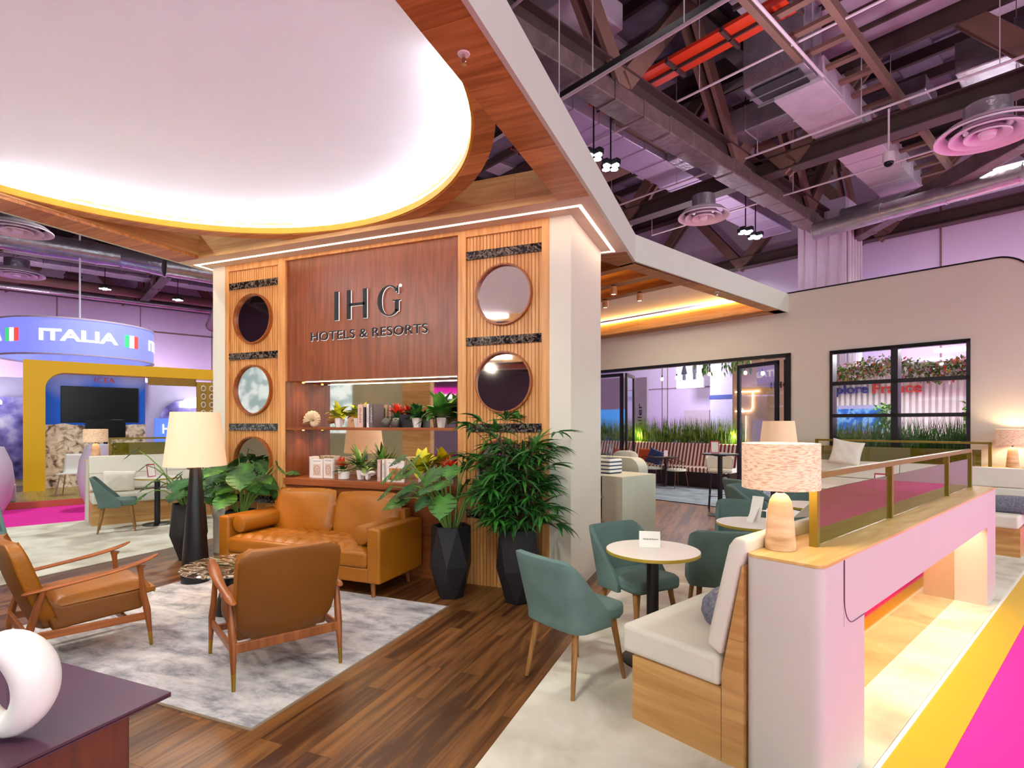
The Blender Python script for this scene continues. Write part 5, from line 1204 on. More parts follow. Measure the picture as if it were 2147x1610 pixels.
# ================================================================== bar area behind the folding door
K['awn'] = stripes('striped_canvas', '#8c2f22', '#f3e3d6', 'X', .105, .5)
bb = empty('striped_banquette', B(-9.2, 13.2, 0), RB, 'long red and white striped banquette behind the folding door', 'bench')
m = MB(); m.extr([(-2.6, -.12, .42), (-2.6, .06, 1.08), (-2.6, .14, 1.08), (-2.6, .14, .40)], (5.3, 0, 0)); m.build('back_cushion', K['awn'], bb, bevel=.02)
m = MB(); m.box(-2.6, 2.7, -.62, -.05, .38, .50); m.build('seat_cushion', K['awn'], bb, bevel=.02)
m = MB(); m.box(-2.6, 2.7, -.55, .3, 0, .38); m.box(-2.6, 2.7, .14, .42, 0, 1.02); m.build('plinth', plain('dark_red_brown', '#2b0d10', .5), bb, smooth=False)
m = MB(); r = random.Random(8)
for i in range(2600):
    x = r.uniform(-2.7, 2.75); L = r.uniform(.40, .86); blade(m, (x, .28+r.uniform(-.08, .08), 1.0), (r.uniform(-.25, .25), r.uniform(-.2, .2), 1), L, .007, .25, 3)
tag(m.build('reed_grass', K['grass'], loc=B(-9.2, 13.2, 0), rz=RB, recalc=False), 'row of tall green reed grass behind the striped banquette', 'grass', kind='stuff')
light('POINT', 'grass_uplight', B(-9.55, 13.3, 1.25), 8, (.95, 1, .35), .04); light('POINT', 'grass_uplight', B(-6.7, 13.35, 1.25), 8, (.95, 1, .35), .04)
navy = stripes('navy_stripe_cloth', '#1c2a55', '#3c4f86', 'Z', .05, .72)
pillow(B(-8.65, 12.72, .50), RB, .5, .42, .14, navy, 'navy striped cushion on the striped banquette', -.25, 2, .3)
orange = plain('orange_cloth', '#c8501c', .9)
pillow(B(-9.9, 12.85, .50), RB, .44, .40, .14, orange, 'orange cushion at the left of the striped banquette', -.25, 4); pillow(B(-9.05, 12.9, .52), RB, .44, .40, .12, orange, 'orange cushion behind the navy one', -.2, 5)
def rattan(u, v, rz, label):
    t = empty('rattan_chair', B(u, v, .0), RB+rz, label, 'chair', 'brown woven bar chairs'); br = bpy.data.materials.get('rattan_brown') or plain('rattan_brown', '#5e2a18', .6)
    m = MB(); m.tube([(.27*math.sin(a), -.02-.25*math.cos(a), .66+.10*math.cos(a)) for a in [(-.62+1.24*i/16)*PI for i in range(17)]], .013, 8)
    for i in range(13):
        a = (-.6+1.2*i/12)*PI; m.obox((.27*math.sin(a), -.02-.25*math.cos(a), .66+.10*math.cos(a)), (.22*math.sin(a), -.2*math.cos(a), .42), .008, .008)
    m.build('back_hoop', br, t)
    m = MB(); m.lathe([(.0005, .42), (.23, .42), (.235, .44), (.22, .47), (.0005, .47)], n=24); m.build('seat', K['linen'], t)
    for sx, sy in ((-1, 1), (1, 1), (-1, -1), (1, -1)): m = MB(); m.cyl((sx*.17, sy*.15, .42), (sx*.21, sy*.2, 0), .014, .009, 8); m.build('leg', br, t)
rattan(-8.35, 12.25, .2, 'brown woven chair in front of the navy cushion'); rattan(-9.6, 12.3, .1, 'brown woven chair at the left before the striped bench'); rattan(-7.6, 12.2, -.4, 'brown woven chair right of the navy cushion')
for u, l in ((-8.0, 'dark low bar table between the woven chairs'), (-10.2, 'dark bar table at the left by the striped bench')):
    b2 = make_bistro(.30, .74, True); b2.location = B(u, 12.35, .0); tag(b2, l, 'table')
b2 = make_bistro(.30, 1.08, True); b2.location = B(-4.78, 9.05, 0); tag(b2, 'tall black poseur table in the doorway', 'table'); b2.rotation_euler[2] = 0
holder(B(-4.85, 9.0, 1.085), .1, 'white card in a crimson holder on the tall black table', 1.4); holder(B(-8.0, 12.35, .745), .1, 'small white card on the low bar table by the striped bench', 1.2)
def stool(loc, rz, label):
    t = empty('bar_stool', loc, rz, label, 'bar stool', 'cream upholstered bar stools')
    m = MB(); m.lathe([(.0005, .70), (.20, .70), (.215, .73), (.20, .765), (.0005, .77)], n=30); m.build('seat', K['linen'], t)
    m = MB(); m.grid(lambda i, j: ((.22+.03*j)*math.sin((2*i-1)*1.25), -.02-(.21+.04*j)*math.cos((2*i-1)*1.25), .76+j*.30*(1-.35*abs(2*i-1)**3)), 22, 6); m.build('backrest', K['linen'], t, solid=.04, bevel=.01)
    for sx, sy in ((-1, 1), (1, 1), (-1, -1), (1, -1)): m = MB(); m.cyl((sx*.15, sy*.15, .70), (sx*.19, sy*.19, 0), .011, .009, 8); m.build('leg', K['black'], t)
    m = MB(); c = [(-.18, -.18, .28), (.18, -.18, .28), (.18, .18, .28), (-.18, .18, .28)]; m.tube(c, .008, 6, closed=True); m.build('footrest', K['black'], t)
    return t
stool(B(-5.05, 9.55, 0), RB-2.6, 'cream bar stool left of the tall black table'); stool(B(-3.75, 8.9, 0), RB+2.4, 'cream bar stool behind the travertine lamp'); stool(B(-6.9, 9.2, 0), RB+.6, 'cream bar stool behind the white counter')
# plywood counter by the column with open shelves
t = empty('service_counter', B(-5.05, 6.5, 0), RB, 'pale grey green counter with open shelves beside the column', 'counter'); gg = plain('sage_laminate', '#cfd0bd', .5)
T = Matrix.Translation((5.05, -6.5, 0))
m = MB(); m.T = T; m.box(-4.62, -4.33, 5.70, 6.44, 0, .90); m.build('end_block', gg, t, smooth=False)
m = MB(); m.T = T; m.box(-5.8, -4.33, 5.70, 6.44, .90, .915); m.box(-4.66, -4.62, 5.70, 5.72, 0, .90); m.build('top', gg, t, smooth=False)
for z in (.0, .30, .62): m = MB(); m.T = T; m.box(-5.8, -4.62, 5.70, 6.44, z, z+.02); m.build('shelf', K['oakface'], t, smooth=False)
m = MB(); m.T = T; m.box(-5.8, -4.62, 6.40, 6.44, 0, .90); m.build('back_panel', K['black'], t, smooth=False)
# striped crate, carafe, stacked boxes on and in the counter
m = MB(); m.prism([(-.12, -.14), (.12, -.14), (.12, .14), (-.12, .14)], 0, .20); o = m.build('striped_basket', stripes('navy_white', '#26335c', '#f1efe9', 'Z', .05, .35), bevel=.02); o.location = B(-4.84, 6.08, .915); o.rotation_euler = (0, 0, RB); tag(o, 'navy and white striped basket on the counter beside the column', 'basket')
m = MB(); m.lathe([(.0005, 0), (.045, 0), (.05, .08), (.03, .14), (.04, .20), (.038, .20), (.028, .14), (.046, .08), (.0005, .01)], n=24); o = m.build('glass_carafe', K['glassclear'], loc=B(-4.84, 6.08, 1.115)); tag(o, 'glass carafe standing on the striped basket', 'carafe')
for i, (u, z, c) in enumerate(((-4.80, .03, '#8a5a34'), (-4.95, .32, '#b09070'), (-4.78, .32, '#6a4028'), (-4.76, .66, '#a03040'), (-4.92, .66, '#3a2a30'))):
    m = MB(); m.box(-.07, .07, -.1, .1, 0, .10+.03*(i % 2)); o = m.build('storage_box', plain('box_%d' % i, c, .7), bevel=.004); o.location = B(u, 5.95, z); o.rotation_euler = (0, 0, RB+.2*i); tag(o, ('brown carton on the lowest shelf of the counter', 'tan carton on the middle counter shelf', 'dark brown carton on the middle counter shelf', 'red box on the upper counter shelf', 'dark box on the upper counter shelf')[i], 'box')
m = MB(); m.extr([(-5.6, 0, 1.10)]+[(-4.90+.18*math.sin(a), 0, .92+.18*math.cos(a)) for a in [PI/2*i/8 for i in range(9)]]+[(-4.72, 0, 0), (-5.6, 0, 0)], (0, .22, 0)); o = m.build('curved_screen', gg, smooth=False); o.location = B(0, 6.6, 0); o.rotation_euler = (0, 0, RB); tag(o, 'curved white screen end behind the service counter', 'screen')
# outside the bar : cream wall with neon, toilets sign, banners
m = MB(); m.box(-7.0, -5.0, 13.9, 14.0, 0, 3.6); H('bar_wall', m, plain('bar_plaster', '#dcb89e', .7), 'peach coloured bar wall behind the folding door leaf', 'wall panel', smooth=False)
neon = emis('neon_warm', '#ffdca8', 9)
m = MB(); m.tube([(-6.9, 13.86, 2.42), (-6.28, 13.86, 2.42), (-6.45, 13.86, 2.42), (-6.45, 13.86, 2.0), (-6.50, 13.86, 1.92), (-6.9, 13.86, 1.92)], .014, 8); m.tube([(-6.62, 13.86, 1.8), (-6.62, 13.86, 1.02), (-6.1, 13.86, 1.02)], .008, 8); H('neon_tube', m, neon, 'thin warm neon line on the peach bar wall', 'neon')
for s, z, w in (('IHG', 2.55, .5), ('HOTELS & RESORTS', 2.36, .62), ('NIBNI', 2.02, .42), ('XIVEX', 1.55, .42)):
    o = text(s, w, w*.13 if s != 'IHG' else .16, B(-5.80 if s != 'IHG' else -5.75, 13.88, z), RB, K['offwhite'] if s != 'IHG' else K['black'], 'wall_lettering', None); tag(o, {'I': 'large three letter hotel lettering', 'H': 'white small HOTELS & RESORTS lettering', 'N': 'white lettering, middle line', 'X': 'white lettering, lowest line'}[s[0]]+' on the peach bar wall', 'lettering')
m = MB(); m.box(-10.9, -9.85, 17.5, 17.6, 2.85, 3.8); t = H('toilet_sign', m, K['offwhite'], 'white hanging sign with a woman and a man figure', 'sign', smooth=False)
def picto(x, w):
    m = MB(); m.cyl((x, 17.47, 3.66), (x, 17.49, 3.66), .055, n=16)
    if w: m.extr([(x-.05, 17.47, 3.62), (x+.05, 17.47, 3.62), (x+.12, 17.47, 3.34), (x-.12, 17.47, 3.34)], (0, .02, 0))
    else: m.box(x-.075, x+.075, 17.47, 17.49, 3.36, 3.62)
    m.box(x-.055, x-.01, 17.47, 17.49, 3.14, 3.38); m.box(x+.01, x+.055, 17.47, 17.49, 3.14, 3.38); m.build('pictogram', K['black'], t, smooth=False)
picto(-10.58, True); picto(-10.18, False)
m = MB(); m.box(-9.55, -8.5, 17.4, 18.6, 0, 4.4); m.box(-9.57, -8.48, 17.38, 18.62, 2.42, 2.56, 1); H('hall_pier', m, [plain('pier_paint', '#c3c3d4', .7), plain('navy_band', '#24408f', .5)], 'pale hall pier with a navy band seen through the folding door', 'pillar', smooth=False)
m = MB(); m.box(-10.95, -10.42, 15.0, 15.1, 0, 3.1); o = H('banner_stand', m, plain('banner_lilac', '#ded2e8', .6), 'tall lilac banner reading eller at the left of the doorway', 'banner', smooth=False)
o2 = text('eller', .80, .16, (-10.68, 14.98, 1.85), 0, K['black'], 'banner_lettering', o, rot=(PI/2, -PI/2, 0))
m = MB(); m.box(-15.4, -11.7, 15.6, 15.7, 0, 2.1); m.box(-15.4, -11.7, 15.6, 15.7, 2.1, 3.2, 1); H('blue_booth_wall', m, [emis('blue_backlit', '#3f8fd8', .9), plain('pale_booth', '#d5cfe4', .6)], 'blue backlit booth wall at the left of the doorway', 'booth wall', smooth=False)
m = MB(); m.box(-11.45, -10.4, 18.9, 19.15, 0, 2.1); m.box(-10.3, -9.6, 18.9, 19.15, 0, 2.1, 1); H('hall_exit_doors', m, [plain('white_door', '#b5a9ae', .5), plain('wood_door', '#b98b4c', .5)], 'pale and wooden doors in the far hall wall', 'door', smooth=False)
# festoon bulbs and hanging leaves over the bar
for i, (u, v, z) in enumerate(((-7.75, 11.8, 2.70), (-7.4, 11.9, 2.72), (-6.55, 11.9, 2.75), (-5.6, 11.7, 2.70), (-5.0, 11.2, 2.62), (-4.3, 10.9, 2.85))):
    t = empty('festoon_bulb', B(u, v, z), 0, 'warm glowing festoon bulb hanging above the bar, number counted from the left: '+('first', 'second', 'third', 'fourth', 'fifth', 'sixth')[i], 'light bulb', 'festoon bulbs above the bar'); m = MB(); m.ball((0, 0, 0), .035, sz=1.25); m.build('bulb', emis('festoon_glow_%d' % i, '#ffcf80', 14), t); m = MB(); m.cyl((0, 0, .04), (0, 0, .09), .016, n=10); m.cyl((0, 0, .09), (0, 0, .35), .004, n=5); m.build('socket', K['black'], t)
m = MB(); m.tube([(-8.3, 11.8, 3.15), (-6.5, 11.9, 3.1), (-4.3, 10.9, 3.2)], .012, 6); H('festoon_wire', m, K['black'], 'black wire carrying the festoon bulbs', 'wire')
m = MB()
for i in range(130): u = r.choice((-6.75, -6.1, -5.75)); blade(m, (u+r.uniform(-.16, .16), 12+r.uniform(-.1, .1), 3.02+r.uniform(-.25, .1)), (r.uniform(-.6, .6), r.uniform(-.6, .6), -1), .14, .022, .2, 4)
tag(m.build('hanging_vine', K['midleaf'], rz=RB, recalc=False), 'yellow green hanging vine leaves above the bar', 'vine', kind='stuff')
m = MB()
for i in range(420): blade(m, (-11.72+r.uniform(-.12, .12), 13.8+r.uniform(-.1, .1), r.uniform(1.2, 3.1)), (r.uniform(-1, 1), -.5, r.uniform(-1, .6)), .13, .03, .3, 3)
tag(m.build('climbing_plant', K['midleaf'], rz=RB, recalc=False), 'column of climbing green leaves beside the lilac banner', 'plant', kind='stuff')

# ================================================================== country booth seen through the black window
fw = empty('country_booth', B(-5.0, 15.4, 0), RB, 'white slatted booth wall with flower garland seen through the black window', 'booth'); T = Matrix.Translation((5.0, -15.4, 0))
m = MB(); m.T = T; m.box(-5.75, -1.6, 15.4, 15.5, 0, 3.0)
m.build('wall_panel', plain('booth_white', '#efe6ea', .6), fw, smooth=False)
m = MB(); m.T = T
for i in range(34): m.box(-5.75+i*.123, -5.75+i*.123+.065, 15.33, 15.41, 0, 2.75)
m.build('slats', plain('booth_slat', '#f2ebe8', .5), fw, smooth=False)
m = MB(); m.T = T; m.box(-5.6, -4.05, 15.25, 15.33, 0, 2.05); m.build('lilac_board', plain('booth_lilac', '#b9b0d8', .6), fw, smooth=False)
bl = plain('blue_letter', '#22309a', .4); rd = plain('red_letter', '#e0362e', .4)
o = text('Explore', 1.02, .30, (.20, -.10, 2.42), 0, bl, 'blue_lettering', fw, ext=.03, thick=.012); o = text('France', .96, .24, (1.30, -.10, 2.44), 0, rd, 'red_lettering', fw, ext=.03, thick=.012)
light('AREA', 'booth_wash', B(-3.6, 14.0, 3.3), 330, (1, .97, .95), 4, .2, rot=(math.radians(-35), 0, RB))
scr, n, l, p = base_mat('mountain_screen'); tc = n.new('ShaderNodeTexCoord'); nz = n.new('ShaderNodeTexNoise'); nz.inputs['Scale'].default_value = 4; nz.inputs['Detail'].default_value = 9; rr_ = n.new('ShaderNodeValToRGB')
for q, c in ((.30, '#0b3a9a'), (.48, '#1a78e0'), (.56, '#9fd6ff'), (.62, '#0d50b8')):
    e = rr_.color_ramp.elements.new(q); e.color = hexc(c)
l.new(tc.outputs['Object'], nz.inputs['Vector']); l.new(nz.outputs[0], rr_.inputs[0]); rr_.color_ramp.elements[0].color = hexc('#0b3a9a'); rr_.color_ramp.elements[-1].color = hexc('#0d50b8'); p.inputs['Base Color'].default_value = hexc('#0a2a60'); l.new(rr_.outputs[0], p.inputs['Emission Color']); p.inputs['Emission Strength'].default_value = .8
m = MB(); m.box(-.50, .50, -.03, .03, 0, .54); t = m.build('television', scr, smooth=False); t.location = B(-4.42, 15.15, 1.42); t.rotation_euler = (0, 0, RB); tag(t, 'blue mountain picture screen seen through the black window', 'television')
m = MB(); r = random.Random(4)
for i in range(2600):
    u = r.uniform(-5.7, -1.6); z = 2.84+.10*math.sin(u*2.7)+r.uniform(-.2, .24); blade(m, (u, 15.2+r.uniform(-.15, .1), z), (r.uniform(-1, 1), -.7, r.uniform(-1, .9)), r.uniform(.08, .17), r.uniform(.02, .035), .4, 3, r.choice((0, 0, 0, 0, 0, 1, 2, 2, 3, 4)))
tag(m.build('flower_garland', [K['midleaf'], K['lime'], plain('white_petal', '#f7f2ee', .6), K['redleaf'], leafmat('rose_petal', '#e87ba0', '#ffc0d0')], rz=RB, recalc=False), 'long garland of green leaves and bright flowers above the booth lettering', 'garland', kind='stuff')
m = MB()
for i in range(2300): blade(m, (r.uniform(-3.6, -1.2), 10.55+r.uniform(-.2, .2), .78), (r.uniform(-.4, .4), r.uniform(-.3, .3), 1), r.uniform(.5, 1.0), .011, .35, 4)
tag(m.build('reed_grass', K['midleaf'], rz=RB, recalc=False), 'dark green reed grass growing right behind the black window', 'grass', kind='stuff')
m = MB(); m.box(-3.65, -1.1, 10.3, 10.8, 0, .78); H('planter_trough', m, K['black'], 'black trough holding the grass behind the window', 'planter', smooth=False)
for u, l_ in ((-3.75, 'left of the booth slats'), (-2.15, 'at the right pane of the window')):
    m = MB()
    for i in range(260): a = r.uniform(0, 6.28); q = r.uniform(0, .24); blade(m, (u+q*math.cos(a), 14.6+q*math.sin(a), 1.75+r.uniform(-.28, .28)), (r.uniform(-1, 1), r.uniform(-1, 1), r.uniform(-.5, 1)), .13, .03, .3, 3)
    m.cyl((u, 14.6, 0), (u, 14.6, 1.5), .03, n=8, m=1); tag(m.build('olive_tree', [K['midleaf'], K['cane']], rz=RB, recalc=False), 'small round green tree '+l_, 'tree')
m = MB(); m.box(-3.3, -1.0, 16.8, 17.0, 3.35, 3.45); m.box(-3.3, -1.0, 16.8, 17.0, 3.05, 3.12); H('pink_light_band', m, emis('band_pink', '#ffb9a0', 3), 'pair of glowing pink bands behind the flower garland', 'light band', smooth=False)

# ================================================================== booth with the yellow portal on the left
t = empty('yellow_portal', B(-16.75, 2.0, 0), RB, 'yellow portal frame with rounded inner corner in the left booth', 'portal'); T = Matrix.Translation((16.75, -2.0, 0))
m = MB(); m.T = T; cr = .38; v0, v1, zt = .34, 5.6, 2.80
arc = [(-16.75, v0+cr-cr*math.cos(a), zt-cr+cr*math.sin(a)) for a in [PI/2*i/10 for i in range(11)]]
m.extr([(-16.75, -.05, 0), (-16.75, v0, 0)]+arc, (-.5, 0, 0)) if False else None
m.box(-17.25, -16.75, -.05, v0, 0, 3.07); m.box(-17.25, -16.75, v0, v1, zt, 3.07)
for i in range(10):
    a, b2 = arc[i], arc[i+1]; m.extr([(a[0], a[1], a[2]), (b2[0], b2[1], b2[2]), (b2[0], b2[1], zt), (a[0], v0, zt) if False else (a[0], a[1], zt)], (-.5, 0, 0))
m.build('frame', plain('portal_yellow', '#ffc800', .5, var=.01), t, smooth=False)
m = MB(); m.T = T; m.box(-16.80, -16.70, 3.45, 4.2, 1.3, 2.72); m.box(-16.9, -16.8, 2.36, 3.45, 2.60, 2.80); m.build('fretwork_panel', plain('fret_yellow', '#b8920f', .4), t, smooth=False)
for i in range(3):
    for j in range(5): m = MB(); m.T = T; m.tube([(-16.68, 3.60+i*.2+.05*math.cos(a), 2.55-j*.22+.07*math.sin(a)) for a in [2*PI*k/14 for k in range(14)]], .012, 6, closed=True); m.build('fret_loop', K['offwhite'], t)
# mural : sky over rock
mu, n, l, p = base_mat('rock_mural'); tc = n.new('ShaderNodeTexCoord'); sp = n.new('ShaderNodeSeparateXYZ'); l.new(tc.outputs['Object'], sp.inputs[0])
nz = n.new('ShaderNodeTexNoise'); nz.inputs['Scale'].default_value = 7; nz.inputs['Detail'].default_value = 12; nz.inputs['Distortion'].default_value = .8; l.new(tc.outputs['Object'], nz.inputs['Vector'])
rk = n.new('ShaderNodeValToRGB'); 
for q, c in ((.33, '#4a3a2e'), (.42, '#a8927a'), (.52, '#d9c8b0'), (.7, '#efe6d6')): e = rk.color_ramp.elements.new(q); e.color = hexc(c)
rk.color_ramp.elements[0].color = hexc('#241812'); l.new(nz.outputs[0], rk.inputs[0])
sk = n.new('ShaderNodeValToRGB'); n2 = n.new('ShaderNodeTexNoise'); n2.inputs['Scale'].default_value = 1.1; l.new(tc.outputs['Object'], n2.inputs['Vector'])
ad = n.new('ShaderNodeMath'); ad.operation = 'MULTIPLY_ADD'; ad.inputs[1].default_value = .7; l.new(sp.outputs['Z'], ad.inputs[0]); 
sb = n.new('ShaderNodeMath'); sb.operation = 'MULTIPLY_ADD'; sb.inputs[1].default_value = .8; sb.inputs[2].default_value = -1.95; l.new(n2.outputs[0], sb.inputs[0]); l.new(sb.outputs[0], ad.inputs[2])
sk.color_ramp.elements[0].position = .1; sk.color_ramp.elements[0].color = hexc('#0060e0'); sk.color_ramp.elements[1].position = .75; sk.color_ramp.elements[1].color = hexc('#d6d0ee'); l.new(ad.outputs[0], sk.inputs[0])
gt = n.new('ShaderNodeMath'); gt.operation = 'GREATER_THAN'; wob = n.new('ShaderNodeMath'); wob.operation = 'MULTIPLY_ADD'; wob.inputs[1].default_value = .35; wob.inputs[2].default_value = 1.40; l.new(n2.outputs[0], wob.inputs[0]); l.new(sp.outputs['Z'], gt.inputs[0]); l.new(wob.outputs[0], gt.inputs[1])
mx = n.new('ShaderNodeMixRGB'); l.new(gt.outputs[0], mx.inputs[0]); l.new(rk.outputs[0], mx.inputs[1]); l.new(sk.outputs[0], mx.inputs[2]); l.new(mx.outputs[0], p.inputs['Base Color']); l.new(mx.outputs[0], p.inputs['Emission Color']); p.inputs['Emission Strength'].default_value = .25
m = MB(); m.box(-17.45, -17.30, -.05, 2.36, 0, 3.0); H('mural_wall', m, mu, 'photographic wall of pale rock under a blue sky inside the yellow portal', 'mural', smooth=False)
o = text('ICEA', .42, .12, B(-17.29, 1.50, 2.70), 0, rd, 'mural_logo', None, rot=(PI/2, 0, RB+PI/2)); tag(o, 'small coloured logo letters above the large dark television', 'logo')
t = empty('television', B(-17.25, 1.42, 2.07), RB, 'large dark television on the blue sky mural', 'television'); m = MB(); m.box(-.03, .03, -.79, .79, -.45, .45); m.build('bezel', K['black'], t, bevel=.01); m = MB(); m.box(.03, .034, -.77, .77, -.43, .43); m.build('screen', K['screen_off'], t, smooth=False)
t = empty('monitor', B(-15.4, 1.35, 1.25), RB, 'smaller black monitor in front of the mural', 'monitor'); m = MB(); m.box(-.02, .02, -.37, .37, 0, .44); m.build('panel', K['screen_off'], t, bevel=.006); m = MB(); m.box(-.02, .02, -.04, .04, -1.2, 0); m.build('stand', K['black'], t, smooth=False)
m = MB(); m.box(-22, -14.55, -6, 7.5, -.08, .045); H('booth_platform', m, wood('platform_oak', '#8f7438', '#b79a52', 'x', .35, board=.2), 'wooden platform under the yellow portal booth', 'platform', smooth=False)
m = MB(); m.box(-14.56, -14.50, -6, 7.5, -.08, .05); H('platform_edge', m, plain('copper_edge', '#c76a4c', .5), 'copper coloured edge strip of the booth platform', 'edge strip', smooth=False)
# ring sign
rc = Vector((-15.35, 12.1))
import mathutils
c2 = (-17.5, 9.87)   # world position
RS, zb, zt = 1.78, 3.40, 4.34
t = empty('ring_sign', (c2[0], c2[1], 0), 0, 'large blue illuminated ring sign reading ITALIA hanging over the left booth', 'sign')
m = MB(); m.lathe([(RS, zb), (RS, zt)], n=96); m.lathe([(RS-.05, zt), (RS-.05, zb)], n=96); m.build('led_band', emis('ring_blue', '#7f86ee', 1.0), t, recalc=False)
m = MB()
for z in (zb, zt): m.lathe([(RS+.015, z-.02), (RS+.015, z+.02), (RS-.06, z+.02), (RS-.06, z-.02), (RS+.015, z-.02)], n=96)
m.build('trim', K['hallwall'], t)
wt = emis('sign_white', '#ffffff', 1.6); gr_ = emis('flag_green', '#3fbf74', 1.2); re_ = emis('flag_red', '#e04a44', 1.2)
def wrap(mesh, a0, zc):
    for v in mesh.vertices: x, y, z = v.co; a = a0+x/RS; rr = RS+.012+z; v.co = (rr*math.cos(a), rr*math.sin(a), zc+y)
az_cam = math.atan2(-c2[1], -c2[0])
for k in range(4):
    a0 = az_cam+k*PI/2
    o = text('ITALIA', 1.70, .30, (0, 0, 0), 0, wt, 'lettering', t, ext=.002, rot=(0, 0, 0), thick=.03); bmn = bmesh.new(); bmn.from_mesh(o.data); bmesh.ops.subdivide_edges(bmn, edges=[e for e in bmn.edges if e.calc_length() > .1], cuts=2); bmn.to_mesh(o.data); bmn.free(); wrap(o.data, a0, (zb+zt)/2+.02)
    for j, mt in enumerate((gr_, wt, re_)):
        m = MB(); aa = a0+math.radians(33+j*4.6); m.grid(lambda i, q: ((RS+.012)*math.cos(aa+i*.0803), (RS+.012)*math.sin(aa+i*.0803), (zb+zt)/2-.155+.34*q), 3, 1); m.build('flag_stripe', mt, t, recalc=False)
m = MB(); m.cyl((c2[0], c2[1], zt), (c2[0], c2[1], 7), .025, n=8); tag(m.build('hanging_rod', K['offwhite']), 'thin white rod from the roof to the blue ring sign', 'rod')
for q in range(3): pass
m = MB()
for q in range(3): a = q*2*PI/3+.4; m.obox((0, 0, zt), (RS*math.cos(a), RS*math.sin(a), zt-.05), .04, .04)
m.build('spokes', K['pipe'], t, smooth=False)
# surroundings of that booth
m = MB(); m.box(-21, -20.8, -6, 8, 0, 2.9); H('booth_back_wall', m, plain('lilac_booth', '#c9bddb', .7), 'pale lilac wall behind the portal booth', 'booth wall', smooth=False)
mm2 = noisy('violet_mural', [(.3, '#3d2f6e'), (.5, '#8d7fd0'), (.7, '#d8d2f0')], 2.5, rough=.6)
for v, w_, l_ in ((-1.1, 1.6, 'violet landscape picture at the far left edge'), (3.2, 1.3, 'blue mountain picture in an arch right of the portal'), (4.9, 1.6, 'second arched mountain picture right of the portal')):
    m = MB(); m.extr([(-20.7, v, 0), (-20.7, v+w_, 0)]+[(-20.7, v+w_/2+w_/2*math.cos(a), 1.7+.65*math.sin(a)) for a in [PI*i/16 for i in range(17)]], (.05, 0, 0)); H('arched_picture', m, mm2, l_, 'picture', smooth=False)
for v, l_ in ((-.9, 'bright white dome lamp at the far left edge'), (4.1, 'bright white dome lamp beside the fretwork panel')):
    m = MB(); m.lathe([(.0005, 2.45), (.28, 2.38), (.42, 2.2), (.42, 2.12), (.0005, 2.12)], n=28); o = m.build('dome_lamp', emis('dome_white', '#ffffff', 4)); o.location = B(-20.2, v, 0); tag(o, l_, 'lamp')
m = MB(); m.box(-14.9, -14.3, 1.9, 2.9, .05, 1.02); H('white_desk', m, K['offwhite'], 'white reception desk behind the far left bench', 'desk', smooth=False)
m = MB(); m.box(-14.2, -14.15, 2.0, 2.75, 1.0, 1.5); 
m = MB(); m.box(-18.6, -18.5, 2.75, 4.0, .8, 1.75); o = H('heritage_sign', m, emis('sign_blue_lit', '#5b7fe8', .8), 'blue sign board reading HER behind the floor lamp', 'sign', smooth=False)
o2 = text('HER', .62, .26, B(-18.47, 3.25, 1.45), 0, wt, 'board_lettering', None, rot=(PI/2, 0, RB+PI/2)); tag(o2, 'white capital letters on the blue sign board', 'lettering')
def wchair(u, v, rz, label):
    t = empty('white_chair', B(u, v, .045), RB+rz, label, 'chair', 'white shell chairs in the left booth')
    m = MB(); m.grid(lambda i, j: ((2*i-1)*(.21-.03*j*j), .22-.44*min(1, j*1.7) if j < .59 else -.22-.1*(j-.59), .46 if j < .5 else .46+(j-.5)*.84), 8, 16); m.build('shell', K['offwhite'], t, solid=.02)
    for sx, sy in ((-1, 1), (1, 1), (-1, -1), (1, -1)): m = MB(); m.cyl((sx*.15, sy*.15, .45), (sx*.22, sy*.22, 0), .012, n=8); m.build('leg', plain('chrome_leg', '#c9c4c8', .15, metal=1) if 'chrome_leg' not in bpy.data.materials else bpy.data.materials['chrome_leg'], t)
wchair(-15.6, -.7, 1.2, 'white shell chair at the far left edge of the view'); wchair(-15.5, .75, -1.9, 'white shell chair before the rock mural')
m = MB(); m.box(-16.6, -16.0, -1.5, -.75, .05, .75); m.box(-16.65, -15.95, -1.55, -.7, .75, .79, 1); H('booth_table', m, [K['black'], K['offwhite']], 'white topped table at the far left edge', 'table', smooth=False)
m = MB(); m.box(-17.0, -16.95, -1.6, -.45, .9, 1.45); H('monitor', m, K['screen_off'], 'black monitor at the far left edge', 'monitor', smooth=False)
for u, v, l_ in ((-13.9, -.55, 'rounded pink white pod at the far left edge'), (-13.9, 1.15, 'rounded pale pod behind the far left bench')):
    m = MB(); m.lathe([(.0005, 0), (.22, 0), (.34, .25), (.40, .6), (.36, .95), (.25, 1.25), (.0005, 1.27)], n=32); o = m.build('pod_seat', K['lightpink']); o.location = B(u, v, -.08 if u > -14.4 else .045); tag(o, l_, 'pod', 'pale pods by the aisle')
m = MB(); m.prism([(-.2, -.2), (.2, -.2), (.2, .2), (-.2, .2)], 0, .34); o = m.build('pink_crate', K['lightpink'], bevel=.02); o.location = B(-14.9, -.35, .045); o.rotation_euler = (0, 0, RB); tag(o, 'small pale pink bin at the far left edge', 'bin')

